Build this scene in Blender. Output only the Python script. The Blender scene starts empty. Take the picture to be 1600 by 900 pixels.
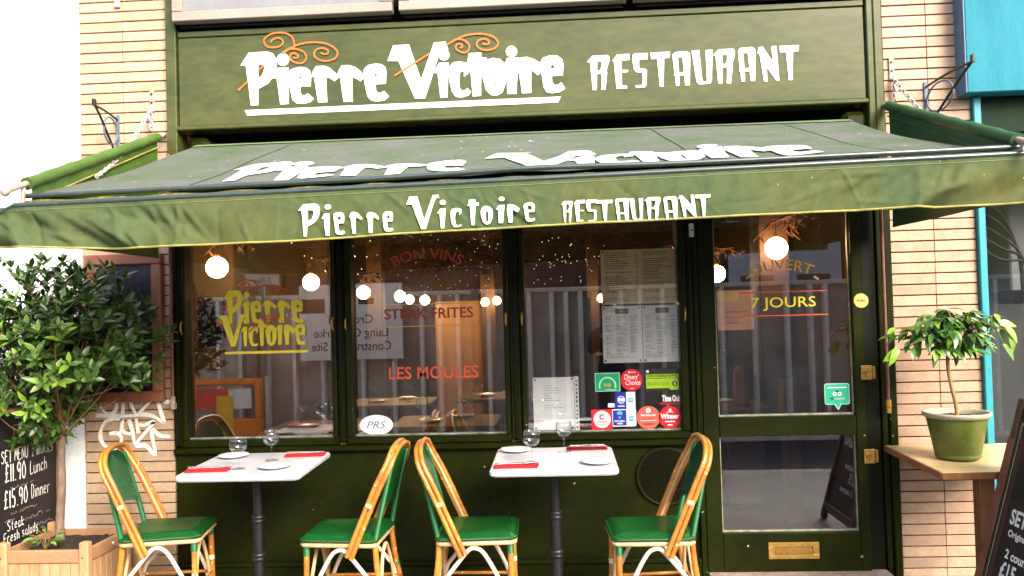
import bpy, bmesh, math, random
from math import sin, cos, pi, radians, sqrt
from mathutils import Vector, Matrix
from mathutils.geometry import tessellate_polygon

SC = bpy.context.scene
COL = SC.collection
rnd = random.Random(7)

# ------------------------------------------------------------------ camera
CAM_Y, EYE = -4.77, 1.4955
def make_camera(yaw=3.2, pitch=1.4, roll=1.6):
    y, p, r = radians(yaw), radians(pitch), radians(roll)
    f = Vector((-sin(y)*cos(p), cos(y)*cos(p), sin(p)))
    r0 = Vector((cos(y), sin(y), 0)); u0 = r0.cross(f)
    R = r0*cos(r) - u0*sin(r); U = R.cross(f)
    m = Matrix((R, U, -f)).transposed().to_4x4()
    m.translation = Vector((0, CAM_Y, EYE))
    cd = bpy.data.cameras.new('camera'); cd.sensor_width = 36.0
    cd.lens = 36.0*1300/1600; cd.clip_start = .05; cd.clip_end = 400
    o = bpy.data.objects.new('camera', cd); o.matrix_world = m
    COL.objects.link(o); SC.camera = o
make_camera()

# ------------------------------------------------------------------ light
SUN_DIR = Vector((.48, -.67, .57)).normalized()      # from the scene towards the sun (behind the camera, high)
w = bpy.data.worlds.new('World'); SC.world = w; w.use_nodes = True
nt = w.node_tree; nt.nodes.clear()
sky = nt.nodes.new('ShaderNodeTexSky'); sky.sky_type = 'NISHITA'; sky.sun_disc = False
sky.sun_elevation = math.asin(SUN_DIR.z); sky.sun_rotation = math.atan2(SUN_DIR.x, SUN_DIR.y)
sky.air_density = 1.0; sky.dust_density = 4.0; sky.ozone_density = .6
bg = nt.nodes.new('ShaderNodeBackground'); bg.inputs[1].default_value = .15
wo = nt.nodes.new('ShaderNodeOutputWorld')
nt.links.new(sky.outputs[0], bg.inputs[0]); nt.links.new(bg.outputs[0], wo.inputs[0])
sd = bpy.data.lights.new('sun', 'SUN'); sd.energy = 1.6; sd.angle = radians(30); sd.color = (1, .95, .87)
so = bpy.data.objects.new('sun', sd); so.rotation_euler = SUN_DIR.to_track_quat('Z', 'Y').to_euler()
so.location = (0, -8, 12); COL.objects.link(so)
SC.view_settings.view_transform = 'Standard'; SC.view_settings.look = 'None'
SC.view_settings.exposure = 1.85; SC.view_settings.gamma = 1.0
SC.render.engine = 'CYCLES'
SC.cycles.max_bounces = 10; SC.cycles.transparent_max_bounces = 24

# ------------------------------------------------------------------ materials
MATS = {}
def M(name, col, rough=.6, col2=None, scale=5, var=.2, fine=.1, fscale=60, bump=0, bscale=80, metal=0, rand=0,
      stretch=(1, 1, 1), spec=.5, coat=0, chips=None, wave=None, emit=0, bdist=.004, woven=None):
    """Procedural Principled material: two colours mixed by noise, a fine value noise, optional bump, chips and wave."""
    if name in MATS: return MATS[name]
    m = bpy.data.materials.new(name); m.use_nodes = True; MATS[name] = m
    t = m.node_tree; N = t.nodes; L = t.links; N.clear()
    out = N.new('ShaderNodeOutputMaterial'); b = N.new('ShaderNodeBsdfPrincipled')
    L.new(b.outputs[0], out.inputs[0])
    geo = N.new('ShaderNodeNewGeometry'); mp = N.new('ShaderNodeMapping'); L.new(geo.outputs['Position'], mp.inputs[0])
    mp.inputs['Scale'].default_value = stretch
    if rand:
        oi = N.new('ShaderNodeObjectInfo'); ml = N.new('ShaderNodeVectorMath'); ml.operation = 'SCALE'
        ml.inputs[0].default_value = (17, 31, 13); L.new(oi.outputs['Random'], ml.inputs['Scale']); L.new(ml.outputs[0], mp.inputs['Location'])
    n1 = N.new('ShaderNodeTexNoise'); n1.inputs['Scale'].default_value = scale; n1.inputs['Detail'].default_value = 5; n1.inputs['Roughness'].default_value = .6
    L.new(mp.outputs[0], n1.inputs[0])
    cr = N.new('ShaderNodeMapRange'); cr.inputs['From Min'].default_value = .35; cr.inputs['From Max'].default_value = .68; L.new(n1.outputs[0], cr.inputs[0])
    mx = N.new('ShaderNodeMix'); mx.data_type = 'RGBA'
    c2 = col2 or tuple(c*(1-var) for c in col)
    mx.inputs[6].default_value = (*col, 1); mx.inputs[7].default_value = (*c2, 1); L.new(cr.outputs[0], mx.inputs[0])
    n2 = N.new('ShaderNodeTexNoise'); n2.inputs['Scale'].default_value = fscale; n2.inputs['Detail'].default_value = 3; L.new(mp.outputs[0], n2.inputs[0])
    vr = N.new('ShaderNodeMapRange'); vr.inputs['From Min'].default_value = .3; vr.inputs['From Max'].default_value = .7
    vr.inputs['To Min'].default_value = 1-fine; vr.inputs['To Max'].default_value = 1+fine; L.new(n2.outputs[0], vr.inputs[0])
    hs = N.new('ShaderNodeHueSaturation'); L.new(mx.outputs[2], hs.inputs['Color'])
    if rand:
        a = N.new('ShaderNodeMath'); a.operation = 'MULTIPLY_ADD'; a.inputs[1].default_value = rand; a.inputs[2].default_value = 1-rand/2
        L.new(oi.outputs['Random'], a.inputs[0]); b2 = N.new('ShaderNodeMath'); b2.operation = 'MULTIPLY'
        L.new(a.outputs[0], b2.inputs[0]); L.new(vr.outputs[0], b2.inputs[1]); L.new(b2.outputs[0], hs.inputs['Value'])
    else: L.new(vr.outputs[0], hs.inputs['Value'])
    colout = hs.outputs[0]
    if woven:      # (strand pitch scale, amount): crossing strands seen as a fine chequer
        ck = N.new('ShaderNodeTexChecker'); ck.inputs['Scale'].default_value = woven[0]; L.new(geo.outputs['Position'], ck.inputs[0])
        mr = N.new('ShaderNodeMapRange'); mr.inputs['To Min'].default_value = 1-woven[1]; mr.inputs['To Max'].default_value = 1+woven[1]; L.new(ck.outputs[1], mr.inputs[0])
        h2 = N.new('ShaderNodeHueSaturation'); L.new(colout, h2.inputs['Color']); L.new(mr.outputs[0], h2.inputs['Value']); colout = h2.outputs[0]
    if chips:      # sparse worn-through specks: (colour, noise scale, threshold)
        n3 = N.new('ShaderNodeTexNoise'); n3.inputs['Scale'].default_value = chips[1]; n3.inputs['Detail'].default_value = 4; L.new(geo.outputs['Position'], n3.inputs[0])
        g = N.new('ShaderNodeMapRange'); g.inputs['From Min'].default_value = chips[2]; g.inputs['From Max'].default_value = chips[2]+.02; L.new(n3.outputs[0], g.inputs[0])
        m3 = N.new('ShaderNodeMix'); m3.data_type = 'RGBA'; L.new(g.outputs[0], m3.inputs[0]); L.new(colout, m3.inputs[6]); m3.inputs[7].default_value = (*chips[0], 1)
        colout = m3.outputs[2]
    L.new(colout, b.inputs['Base Color'])
    b.inputs['Roughness'].default_value = rough; b.inputs['Metallic'].default_value = metal
    b.inputs['Specular IOR Level'].default_value = spec; b.inputs['Coat Weight'].default_value = coat
    if emit:
        L.new(colout, b.inputs['Emission Color']); b.inputs['Emission Strength'].default_value = emit
    if bump or wave:
        bp = N.new('ShaderNodeBump'); bp.inputs['Distance'].default_value = bdist; bp.inputs['Strength'].default_value = bump or .4
        if wave:   # (scale, direction) woven or ribbed relief
            wv = N.new('ShaderNodeTexWave'); wv.inputs['Scale'].default_value = wave[0]; wv.bands_direction = wave[1]; L.new(geo.outputs['Position'], wv.inputs[0])
            wv.inputs['Distortion'].default_value = .6
            L.new(wv.outputs[1], bp.inputs['Height'])
        else:
            n4 = N.new('ShaderNodeTexNoise'); n4.inputs['Scale'].default_value = bscale; n4.inputs['Detail'].default_value = 6; L.new(mp.outputs[0], n4.inputs[0])
            L.new(n4.outputs[0], bp.inputs['Height'])
        L.new(bp.outputs[0], b.inputs['Normal'])
    return m

def glassy(name, tint, base, edge, rough=0.0):
    """Clear glass as transparent + mirror reflection that grows towards grazing angles."""
    m = bpy.data.materials.new(name); m.use_nodes = True; MATS[name] = m
    t = m.node_tree; N = t.nodes; L = t.links; N.clear()
    out = N.new('ShaderNodeOutputMaterial'); mix = N.new('ShaderNodeMixShader')
    tr = N.new('ShaderNodeBsdfTransparent'); tr.inputs[0].default_value = (*tint, 1)
    gl = N.new('ShaderNodeBsdfGlossy'); gl.inputs['Roughness'].default_value = rough
    lw = N.new('ShaderNodeLayerWeight'); lw.inputs[0].default_value = .5
    pw = N.new('ShaderNodeMath'); pw.operation = 'POWER'; pw.inputs[1].default_value = 3; L.new(lw.outputs['Facing'], pw.inputs[0])
    ma = N.new('ShaderNodeMath'); ma.operation = 'MULTIPLY_ADD'; ma.inputs[1].default_value = edge; ma.inputs[2].default_value = base; ma.use_clamp = True
    L.new(pw.outputs[0], ma.inputs[0]); L.new(ma.outputs[0], mix.inputs[0]); L.new(tr.outputs[0], mix.inputs[1]); L.new(gl.outputs[0], mix.inputs[2])
    L.new(mix.outputs[0], out.inputs[0]); return m

def leafmat(name, c1, c2, rough=.38):
    m = M(name, c1, rough, col2=c2, scale=9, fine=.25, fscale=40, rand=.7, spec=.6)
    b = [n for n in m.node_tree.nodes if n.type == 'BSDF_PRINCIPLED'][0]
    b.inputs['Transmission Weight'].default_value = 0
    return m

PAINT = M('green_gloss_paint', (0.0119, 0.01572, 0.000765), .36, col2=(0.006375, 0.0085, 0.00051), spec=.14, scale=3, fine=.18, fscale=25, bump=.12, bscale=60, chips=((.42, .36, .2), 26, .735))
PAINT_DARK = M('dark_green_paint', (0.0036, 0.0048, 0.0006), .4, spec=.2, scale=4, fine=.2, chips=((.25, .22, .1), 30, .77))
FASCIA = M('fascia_paint', (0.036, 0.049, 0.0105), .27, spec=.32, col2=(0.0624, 0.0656, 0.016), scale=2.6, fine=.16, fscale=22, bump=.3, bscale=8, stretch=(.5, 1, 1.4), chips=((.16, .13, .07), 34, .745))
WHITE = M('white_sign_paint', (.82, .82, .80), .5, col2=(.74, .735, .70), scale=5, fine=.05, chips=((.42, .42, .34), 48, .74))
ORANGE = M('orange_sign_paint', (.62, .125, .006), .5, var=.1)
BRICK = M('peach_tile_brick', (.345, .212, .132), .55, col2=(.42, .285, .19), scale=7, fine=.1, fscale=50, rand=.28, bump=.1, bscale=150, chips=((.32, .18, .1), 22, .74))
BRICKL = M('cream_tile_brick', (0.4092, 0.2716, 0.1674), .55, col2=(0.491, 0.3497, 0.2306), scale=7, fine=.1, fscale=50, rand=.24, bump=.1, bscale=150, chips=((.40, .24, .12), 22, .73))
MORTAR = M('dark_joint', (.075, .036, .021), .9, fine=.3)
RENDER = M('white_render', (.84, .83, .80), .8, var=.05, scale=3, bump=.1)
CANVAS = M('faded_canvas', (.086, .090, .080), .8, col2=(.042, .074, .028), scale=3, fine=.14, fscale=30, bump=.3, bscale=160, stretch=(1, 1.6, 1), chips=((.42, .45, .34), 20, .71))
VALANCE = M('valance_canvas', (.044, .070, .027), .8, col2=(.068, .074, .021), spec=.2, scale=2, fine=.14, fscale=22, bump=.3, bscale=14, bdist=.02, stretch=(1, 1, .8), chips=((.30, .33, .20), 55, .745))
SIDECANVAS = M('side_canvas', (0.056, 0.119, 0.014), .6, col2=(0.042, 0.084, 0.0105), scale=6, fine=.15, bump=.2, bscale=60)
SIDEDARK = M('shaded_side_canvas', (0.0195, 0.078, 0.02275), .6, col2=(0.013, 0.052, 0.0143), scale=6, fine=.15, bump=.2, bscale=60)  # side canvas again, with the right flap's shade put into a darker green
PIPING = M('yellow_piping', (0.28, 0.252, 0.049), .6, var=.35, scale=12)
BARM = M('dark_green_bar', (0.035, 0.0525, 0.0455), .28, fine=.2, spec=.8)
RUST = M('weathered_steel', (0.294, 0.189, 0.133), .55, col2=(0.385, 0.336, 0.308), scale=20, fine=.25)
IRON = M('black_iron', (.006, .006, .007), .45, fine=.3, fscale=90, bump=.2, bscale=90)
BLUEIRON = M('blue_iron_strap', (.10, .13, .18), .5, fine=.3)
CHAINM = M('galvanised_chain', (.55, .50, .50), .4, fine=.3, metal=.35)
COPPER = M('copper_rod', (0.182, 0.07, 0.049), .42, fine=.25, metal=.2)
BRASS = M('brass', (0.624, 0.384, 0.096), .3, fine=.2, metal=.75)
BRASSP = M('brass_print', (.13, .07, .01), .4)
GLASS = glassy('window_glass', (.95, .96, .95), .165, .5)
WGLASS = glassy('wine_glass', (.97, .975, .98), .055, .75)
MARBLE = M('white_marble', (0.561, 0.5525, 0.561), .3, col2=(0.391, 0.374, 0.4165), scale=7, fine=.05, stretch=(1, 2.4, 1))
CHINA = M('white_china', (0.72, 0.72, 0.711), .25, var=.02, fine=.01, coat=.3)
NAPKIN = M('red_napkin', (.50, .004, .010), .8, var=.3, scale=30)
STEEL = M('cutlery_steel', (.75, .72, .68), .25, metal=.85, fine=.05)
RATTAN = M('orange_rattan', (0.4871, 0.1993, 0.02583), .36, col2=(0.3838, 0.1107, 0.01328), scale=7, fine=.2, fscale=35, stretch=(1, 1, 1), coat=.25, chips=((.75, .48, .16), 34, .66))
RATTANP = M('pale_rattan', (0.629, 0.425, 0.221), .4, col2=(0.527, 0.306, 0.1275), scale=9, fine=.12)
RATTANW = M('bleached_rattan', (.80, .68, .52), .45, var=.15, scale=10, fine=.08)
WEAVE = M('green_weave', (0.0036, 0.072, 0.0132), .33, col2=(0.0024, 0.045, 0.009), scale=8, fine=.25, fscale=120, wave=(62, 'Z'), woven=(95, .45))
SEATG = M('green_seat', (0.00408, 0.085, 0.01088), .3, col2=(0.00272, 0.0578, 0.00816), scale=5, fine=.25, fscale=150, bump=.5, wave=(95, 'DIAGONAL'), woven=(110, .28))
WRAP = M('green_binding', (0.0048, 0.128, 0.032), .35, wave=(90, 'Z'))
CEDAR = M('cedar_wood', (0.3629, 0.1944, 0.08424), .65, col2=(0.4277, 0.2722, 0.1426), scale=4, fine=.18, fscale=30, stretch=(6, 6, 1), bump=.15, bscale=30)
CEDARH = M('cedar_rail', (0.3564, 0.1879, 0.0972), .65, col2=(0.311, 0.1555, 0.07128), scale=4, fine=.18, fscale=30, stretch=(1, 6, 6), bump=.15, bscale=30)
TOPWOOD = M('pale_table_wood', (0.5328, 0.396, 0.1944), .45, col2=(0.4464, 0.288, 0.1224), scale=3, fine=.12, fscale=20, stretch=(1, 8, 8), coat=.1)
REDWOOD = M('red_stained_wood', (0.1463, 0.04875, 0.01365), .45, col2=(0.195, 0.08288, 0.02438), scale=4, fine=.2, fscale=22, stretch=(5, 5, .8), bump=.15, bscale=30)
MAHOG = M('faded_red_wood', (0.294, 0.105, 0.0525), .5, col2=(0.252, 0.07, 0.035), scale=3, fine=.15, fscale=30, stretch=(4, 4, .8))
SLATE = M('chalkboard', (0.0084, 0.007, 0.0084), .55, fine=.3, fscale=30, col2=(0.014, 0.0112, 0.0126), scale=6)
PURPLE = M('purple_board', (.03, .022, .045), .4, fine=.2)
CHALK = M('chalk', (.82, .80, .76), .9, fine=.1, fscale=120)
CHALKF = M('faint_chalk', (.34, .31, .29), .9)
SOIL = M('dark_soil', (.022, .012, .007), .95, fine=.5, fscale=60, bump=.8, bscale=40)
BARK = M('grey_bark', (0.2025, 0.135, 0.0975), .85, col2=(0.15, 0.0975, 0.0675), scale=14, fine=.25, fscale=60, bump=.6, bscale=60, stretch=(1, 1, .5))
TWIG = M('twig_bark', (.22, .11, .04), .8, fine=.2)
TANBARK = M('tan_bark', (0.325, 0.1755, 0.065), .75, fine=.2, scale=12)
BAYLEAF = leafmat('bay_leaf', (.075, .165, .014), (.030, .078, .014))
BAYLIGHT = leafmat('bay_leaf_light', (.19, .30, .025), (.06, .15, .016))
BAYDARK = leafmat('bay_leaf_inner', (.026, .062, .016), (.018, .045, .014))
FICUS = leafmat('ficus_leaf', (.035, .105, .02), (.06, .15, .022), .3)
FICUSY = leafmat('ficus_leaf_light', (.17, .30, .03), (.10, .22, .02), .32)
POT = M('green_glazed_pot', (0.09, 0.1188, 0.0144), .35, col2=(0.0684, 0.0936, 0.01008), scale=4, fine=.15, coat=.2)
POTRIM = M('lit_pot_rim', (0.368, 0.336, 0.224), .5, fine=.1)  # rim of the green pot, paled to carry the light on its top
TURQ = M('turquoise_paint', (0.01725, 0.149, 0.2038), .75, col2=(0.02352, 0.196, 0.2509), spec=.2, scale=2.5, fine=.12, stretch=(6, 6, .6), bump=.1)
TURQS = M('turquoise_strip', (0.0225, 0.27, 0.33), .45, fine=.08)
BLUES = M('blue_grey_paint', (0.07, 0.154, 0.252), .5, fine=.1)
DKGREEN = M('soffit_green', (.006, .022, .009), .7, spec=.15, fine=.2)
LEDGE = M('pale_window_paint', (0.2709, 0.2384, 0.2059), .5, col2=(0.2384, 0.2005, 0.1626), scale=3, fine=.1)
DIRTYG = M('frosted_pane', (0.1968, 0.1968, 0.2047), .35, col2=(0.1575, 0.1575, 0.1693), scale=2, fine=.06, bump=.3, bscale=6)
STONE = M('threshold_stone', (0.315, 0.2325, 0.1875), .8, fine=.25, fscale=30, bump=.3)
PAVE = M('paving', (.22, .205, .19), .85, col2=(.13, .12, .11), scale=3, fine=.15, fscale=40, bump=.2)
ASPH = M('asphalt', (.05, .05, .052), .9, fine=.3, fscale=80, bump=.4)
GOLD = M('gold_leaf_lettering', (.95, .80, .04), .45, var=.06, fine=.05)
GOLD2 = M('old_gold_lettering', (.74, .42, .07), .45, var=.2, fine=.1)
REDL = M('red_lettering', (.70, .09, .025), .5, var=.2)
DKRED = M('dull_red_lettering', (.38, .05, .025), .5, var=.2)
BLK = M('black_print', (.012, .012, .012), .5)
PAPER = M('white_paper', (.90, .89, .91), .6, var=.03, fine=.03)
CREAMP = M('cream_paper', (.80, .64, .36), .6, var=.06, fine=.04)
GREYP = M('grey_print', (.30, .29, .31), .6)
BROWNP = M('brown_print', (.16, .10, .05), .6)
SGREEN = M('sticker_green', (.0, .33, .12), .4, var=.03)
SMINT = M('sticker_mint', (.02, .46, .26), .4, var=.03)
SPALE = M('sticker_pale_green', (.38, .74, .52), .4, var=.03)
SLIME = M('sticker_lime', (.36, .60, .01), .4, var=.03)
SRED = M('sticker_red', (.72, .01, .015), .4, var=.03)
SCORAL = M('sticker_coral', (.76, .12, .08), .4, var=.03)
SBLUE = M('sticker_blue', (.01, .025, .36), .4, var=.03)
SCYAN = M('sticker_cyan', (.10, .42, .72), .4, var=.03)
SWHITE = M('sticker_white', (.84, .83, .84), .4, var=.02)
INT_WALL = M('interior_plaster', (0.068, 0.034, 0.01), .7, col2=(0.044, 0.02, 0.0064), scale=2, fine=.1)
INT_RED = M('interior_dark_red', (0.025, 0.0045, 0.0025), .7, fine=.2)  # rib highlights put into the colour, paler than the hoarding sheet
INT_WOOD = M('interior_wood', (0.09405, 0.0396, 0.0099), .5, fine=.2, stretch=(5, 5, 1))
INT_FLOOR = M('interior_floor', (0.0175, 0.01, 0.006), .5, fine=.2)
LAMP = M('lit_globe', (1, .56, .22), .5, var=0, fine=0, emit=30)
SPARK = M('fairy_light', (1, .72, .42), .5, var=0, fine=0, emit=1.3)
DRIED = M('dried_branches', (0.064, 0.02, 0.006), .8, fine=.3)
HOARD = M('shaded_hoarding', (.44, .40, .37), .6, col2=(.26, .235, .22), scale=2, fine=.08)  # shade between the ribs put into the sheet's greyer tone
POSTG = M('hoarding_post', (.16, .16, .17), .5, fine=.2)
SIGNW = M('white_site_sign', (.80, .78, .79), .5, var=.04)
BARRO = M('orange_plastic', (.85, .22, .01), .45, fine=.08)
BARRR = M('red_reflector', (.72, .03, .02), .4)
FACB = M('brown_brick_facade', (.07, .045, .028), .85, fine=.2, fscale=20)
FACG = M('pale_grey_facade', (.46, .46, .48), .8, fine=.1)
OLIVE = M('olive_render', (.24, .20, .05), .8, fine=.1)
DKPANE = M('dark_pane', (.02, .022, .025), .15)
COAT = M('dark_blue_coat', (.012, .012, .035), .8, fine=.3)
SKIN = M('skin', (.50, .27, .18), .5, fine=.05)
HAIR = M('brown_hair', (.03, .016, .008), .6)
PLASTW = M('white_plastic', (.70, .68, .65), .5)
CABLE = M('black_cable', (.012, .012, .014), .5)
DKGREY = M('dark_interior_grey', (.075, .075, .07), .8, fine=.15)
MIDGREY = M('grey_fitting', (.26, .26, .27), .7, fine=.1)
MESHV = M('vent_paint', (.014, .014, .003), .6, spec=.1, fine=.3)
VOID = M('recess_shade', (.004, .004, .003), .9, spec=.05)  # near-black colour that paints in the shade of recesses

# ------------------------------------------------------------------ mesh helpers
class MB:
    def __init__(s): s.v = []; s.f = []; s.sm = []
    def add(s, vs, fs, smooth=False):
        n = len(s.v); s.v += [tuple(p) for p in vs]; s.f += [tuple(i+n for i in f) for f in fs]; s.sm += [smooth]*len(fs); return s
    def box(s, x0, x1, y0, y1, z0, z1, b=0):
        if b <= 0:
            s.add([(x0,y0,z0),(x1,y0,z0),(x1,y1,z0),(x0,y1,z0),(x0,y0,z1),(x1,y0,z1),(x1,y1,z1),(x0,y1,z1)],
                  [(3,2,1,0),(4,5,6,7),(0,1,5,4),(1,2,6,5),(2,3,7,6),(3,0,4,7)])
            return s
        b = min(b, (x1-x0)*.45, (y1-y0)*.45, (z1-z0)*.45)
        X, Y, Z = (x0, x1), (y0, y1), (z0, z1); vs = []; ix = {}
        for i in (0, 1):
            for j in (0, 1):
                for k in (0, 1):
                    px, py, pz = X[i], Y[j], Z[k]; sx, sy, sz = (b if i == 0 else -b), (b if j == 0 else -b), (b if k == 0 else -b)
                    ix[i,j,k,0] = len(vs); vs.append((px, py+sy, pz+sz))
                    ix[i,j,k,1] = len(vs); vs.append((px+sx, py, pz+sz))
                    ix[i,j,k,2] = len(vs); vs.append((px+sx, py+sy, pz))
        q = lambda *k: tuple(ix[a] for a in k)
        fs = [q((0,0,0,0),(0,0,1,0),(0,1,1,0),(0,1,0,0)), q((1,0,0,0),(1,1,0,0),(1,1,1,0),(1,0,1,0)),
              q((0,0,0,1),(1,0,0,1),(1,0,1,1),(0,0,1,1)), q((0,1,0,1),(0,1,1,1),(1,1,1,1),(1,1,0,1)),
              q((0,0,0,2),(0,1,0,2),(1,1,0,2),(1,0,0,2)), q((0,0,1,2),(1,0,1,2),(1,1,1,2),(0,1,1,2))]
        for j in (0, 1):
            for k in (0, 1):
                fs.append(q((0,j,k,1),(1,j,k,1),(1,j,k,2),(0,j,k,2)))
                fs.append(q((j,0,k,0),(j,1,k,0),(j,1,k,2),(j,0,k,2)))
                fs.append(q((j,k,0,0),(j,k,1,0),(j,k,1,1),(j,k,0,1)))
        for i in (0, 1):
            for j in (0, 1):
                for k in (0, 1): fs.append(q((i,j,k,0),(i,j,k,1),(i,j,k,2)))
        s.add(vs, fs); return s
    def tube(s, path, r, n=8, closed=False, caps=True, flat=1.0):
        P = [Vector(p) for p in path]; m = len(P); R = r if isinstance(r, (list, tuple)) else [r]*m
        vs = []; fs = []; prev = None
        for i, p in enumerate(P):
            if closed: t = (P[(i+1) % m] - P[i-1]).normalized()
            else: t = (P[min(i+1, m-1)] - P[max(i-1, 0)]).normalized()
            if prev is None:
                a = Vector((0, 0, 1)) if abs(t.z) < .9 else Vector((1, 0, 0)); u = t.cross(a).normalized()
            else: u = (prev - t*prev.dot(t)).normalized()
            prev = u; w_ = t.cross(u)
            for k in range(n):
                a = 2*pi*k/n; vs.append(p + u*(R[i]*cos(a)) + w_*(R[i]*flat*sin(a)))
        for i in range(m if closed else m-1):
            j = (i+1) % m
            for k in range(n): fs.append((i*n+k, i*n+(k+1) % n, j*n+(k+1) % n, j*n+k))
        s.add(vs, fs, True)
        if caps and not closed: s.add([vs[k] for k in range(n)], [tuple(range(n))[::-1]]); s.add([vs[(m-1)*n+k] for k in range(n)], [tuple(range(n))])
        return s
    def lathe(s, prof, n=24, c=(0, 0, 0), rib=0, ribn=0):
        vs = []; fs = []
        for r, z in prof:
            for k in range(n):
                rr = r*(1+(rib*(1 if (k*ribn//n) % 2 else -1) if rib else 0)); a = 2*pi*k/n; vs.append((c[0]+rr*cos(a), c[1]+rr*sin(a), c[2]+z))
        for i in range(len(prof)-1):
            for k in range(n): fs.append((i*n+k, i*n+(k+1) % n, (i+1)*n+(k+1) % n, (i+1)*n+k))
        s.add(vs, fs, True)
        if prof[0][0] > 1e-4: s.add([vs[k] for k in range(n)], [tuple(range(n))[::-1]])
        if prof[-1][0] > 1e-4: s.add([vs[(len(prof)-1)*n+k] for k in range(n)], [tuple(range(n))])
        return s
    def sphere(s, c, r, n=16, m=10, sz=1):
        return s.lathe([(max(1e-5, r*sin(pi*i/m)), -r*sz*cos(pi*i/m)) for i in range(m+1)], n, c)
    def poly(s, loops, fn):
        L3 = [[Vector((p[0], p[1], 0)) for p in l] for l in loops]
        flat = [p for l in loops for p in l]
        tr = tessellate_polygon(L3); fs = []
        for t in tr:
            a, b, c = (flat[i] for i in t)
            ar = (b[0]-a[0])*(c[1]-a[1])-(b[1]-a[1])*(c[0]-a[0])
            fs.append(tuple(t) if ar > 0 else tuple(t)[::-1])
        s.add([fn(*p) for p in flat], fs); return s
    def ribbon(s, path, wd, fn):
        n = len(path); W = wd if isinstance(wd, (list, tuple)) else [wd]*n; A = []; B = []
        for i in range(n):
            a = path[max(i-1, 0)]; b = path[min(i+1, n-1)]; dx, dy = b[0]-a[0], b[1]-a[1]; l = sqrt(dx*dx+dy*dy) or 1
            nx, ny = -dy/l*W[i]/2, dx/l*W[i]/2; A.append((path[i][0]+nx, path[i][1]+ny)); B.append((path[i][0]-nx, path[i][1]-ny))
        s.add([fn(*p) for p in A+B], [(i, n+i, n+i+1, i+1) for i in range(n-1)]); return s
    def grid(s, nu, nv, fn, smooth=True):
        s.add([fn(i/nu, j/nv) for j in range(nv+1) for i in range(nu+1)],
              [(j*(nu+1)+i, j*(nu+1)+i+1, (j+1)*(nu+1)+i+1, (j+1)*(nu+1)+i) for j in range(nv) for i in range(nu)], smooth); return s
    def mesh(s, name):
        me = bpy.data.meshes.new(name); me.from_pydata(s.v, [], s.f)
        me.polygons.foreach_set('use_smooth', s.sm); me.update(); return me

def smooth_path(pts, k=4, closed=False):
    """Catmull-Rom through the points (2-D or 3-D)."""
    n = len(pts); out = []; d = len(pts[0])
    rng = range(n) if closed else range(n-1)
    for i in rng:
        if closed: p0, p1, p2, p3 = pts[i-1], pts[i], pts[(i+1) % n], pts[(i+2) % n]
        else: p0, p1, p2, p3 = pts[max(i-1, 0)], pts[i], pts[i+1], pts[min(i+2, n-1)]
        for j in range(k):
            t = j/k
            out.append(tuple(.5*(2*p1[a]+(p2[a]-p0[a])*t+(2*p0[a]-5*p1[a]+4*p2[a]-p3[a])*t*t+(3*p1[a]-p0[a]-3*p2[a]+p3[a])*t**3) for a in range(d)))
    if not closed: out.append(tuple(pts[-1]))
    return out

def obj(name, mb, mat, parent=None, label=None, kind=None, loc=None, rot=None):
    me = mb if isinstance(mb, bpy.types.Mesh) else mb.mesh(name)
    if mat and not me.materials: me.materials.append(mat)
    o = bpy.data.objects.new(name, me); COL.objects.link(o)
    if parent: o.parent = parent
    if label: o['label'] = label
    if kind: o['kind'] = kind
    if loc: o.location = loc
    if rot: o.rotation_euler = rot
    return o
def thing(name, label, cat, loc=(0, 0, 0), rotz=0, group=None, rot=None):
    o = bpy.data.objects.new(name, None); COL.objects.link(o); o.empty_display_size = .1
    o.location = loc; o.rotation_euler = rot or (0, 0, rotz); o['label'] = label; o['category'] = cat
    if group: o['group'] = group
    return o
def tag(o, label, cat, group=None, kind=None):
    o['label'] = label; o['category'] = cat
    if group: o['group'] = group
    if kind: o['kind'] = kind
    return o
def dup(root, loc, rotz, label, rot=None):
    """Copy a thing with its parts and sub-parts (mesh data shared)."""
    r = root.copy(); COL.objects.link(r); r.location = loc; r.rotation_euler = rot or (0, 0, rotz); r['label'] = label
    for ch in list(root.children):
        c = ch.copy(); COL.objects.link(c); c.parent = r
        for g in list(ch.children):
            d = g.copy(); COL.objects.link(d); d.parent = c
    return r

def wall_fn(y):                        # (x, z) on a plane parallel to the facade
    return lambda x, z: (x, y, z)
_cache = {}
def font(body, bold=0, shear=0):
    """Built-in font outline as (verts2d, faces) with height of a capital = 1, centred in x, baseline 0."""
    key = (body, bold, shear)
    if key in _cache: return _cache[key]
    c = bpy.data.curves.new('t', 'FONT'); c.body = body; c.align_x = 'CENTER'; c.offset = bold; c.shear = shear; c.resolution_u = 3
    o = bpy.data.objects.new('t', c); COL.objects.link(o); bpy.context.view_layer.update()
    ev = o.evaluated_get(bpy.context.evaluated_depsgraph_get()); me = ev.to_mesh()
    vs = [(v.co.x/.73, v.co.y/.73) for v in me.vertices]; fs = [tuple(p.vertices) for p in me.polygons]
    ev.to_mesh_clear(); bpy.data.objects.remove(o); bpy.data.curves.remove(c)
    xs = [v[0] for v in vs] or [0]; mid = (min(xs)+max(xs))/2; vs = [(x-mid, y) for x, y in vs]
    _cache[key] = (vs, fs); return vs, fs
def text(mb, body, cx, cz, h, fn, w=None, bold=0, shear=0, arc=None):
    vs, fs = font(body, bold, shear); W = (max(v[0] for v in vs)-min(v[0] for v in vs)) or 1
    sx = h if w is None else w/W
    def mp(x, y):
        if arc:                      # arc = radius; letters stand on a circle bulging upwards
            a = x*sx/arc; r = arc+y*h; return fn(cx+r*sin(a), cz+r*cos(a)-arc)
        return fn(cx+x*sx, cz+y*h)
    mb.add([mp(*v) for v in vs], fs); return mb
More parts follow.
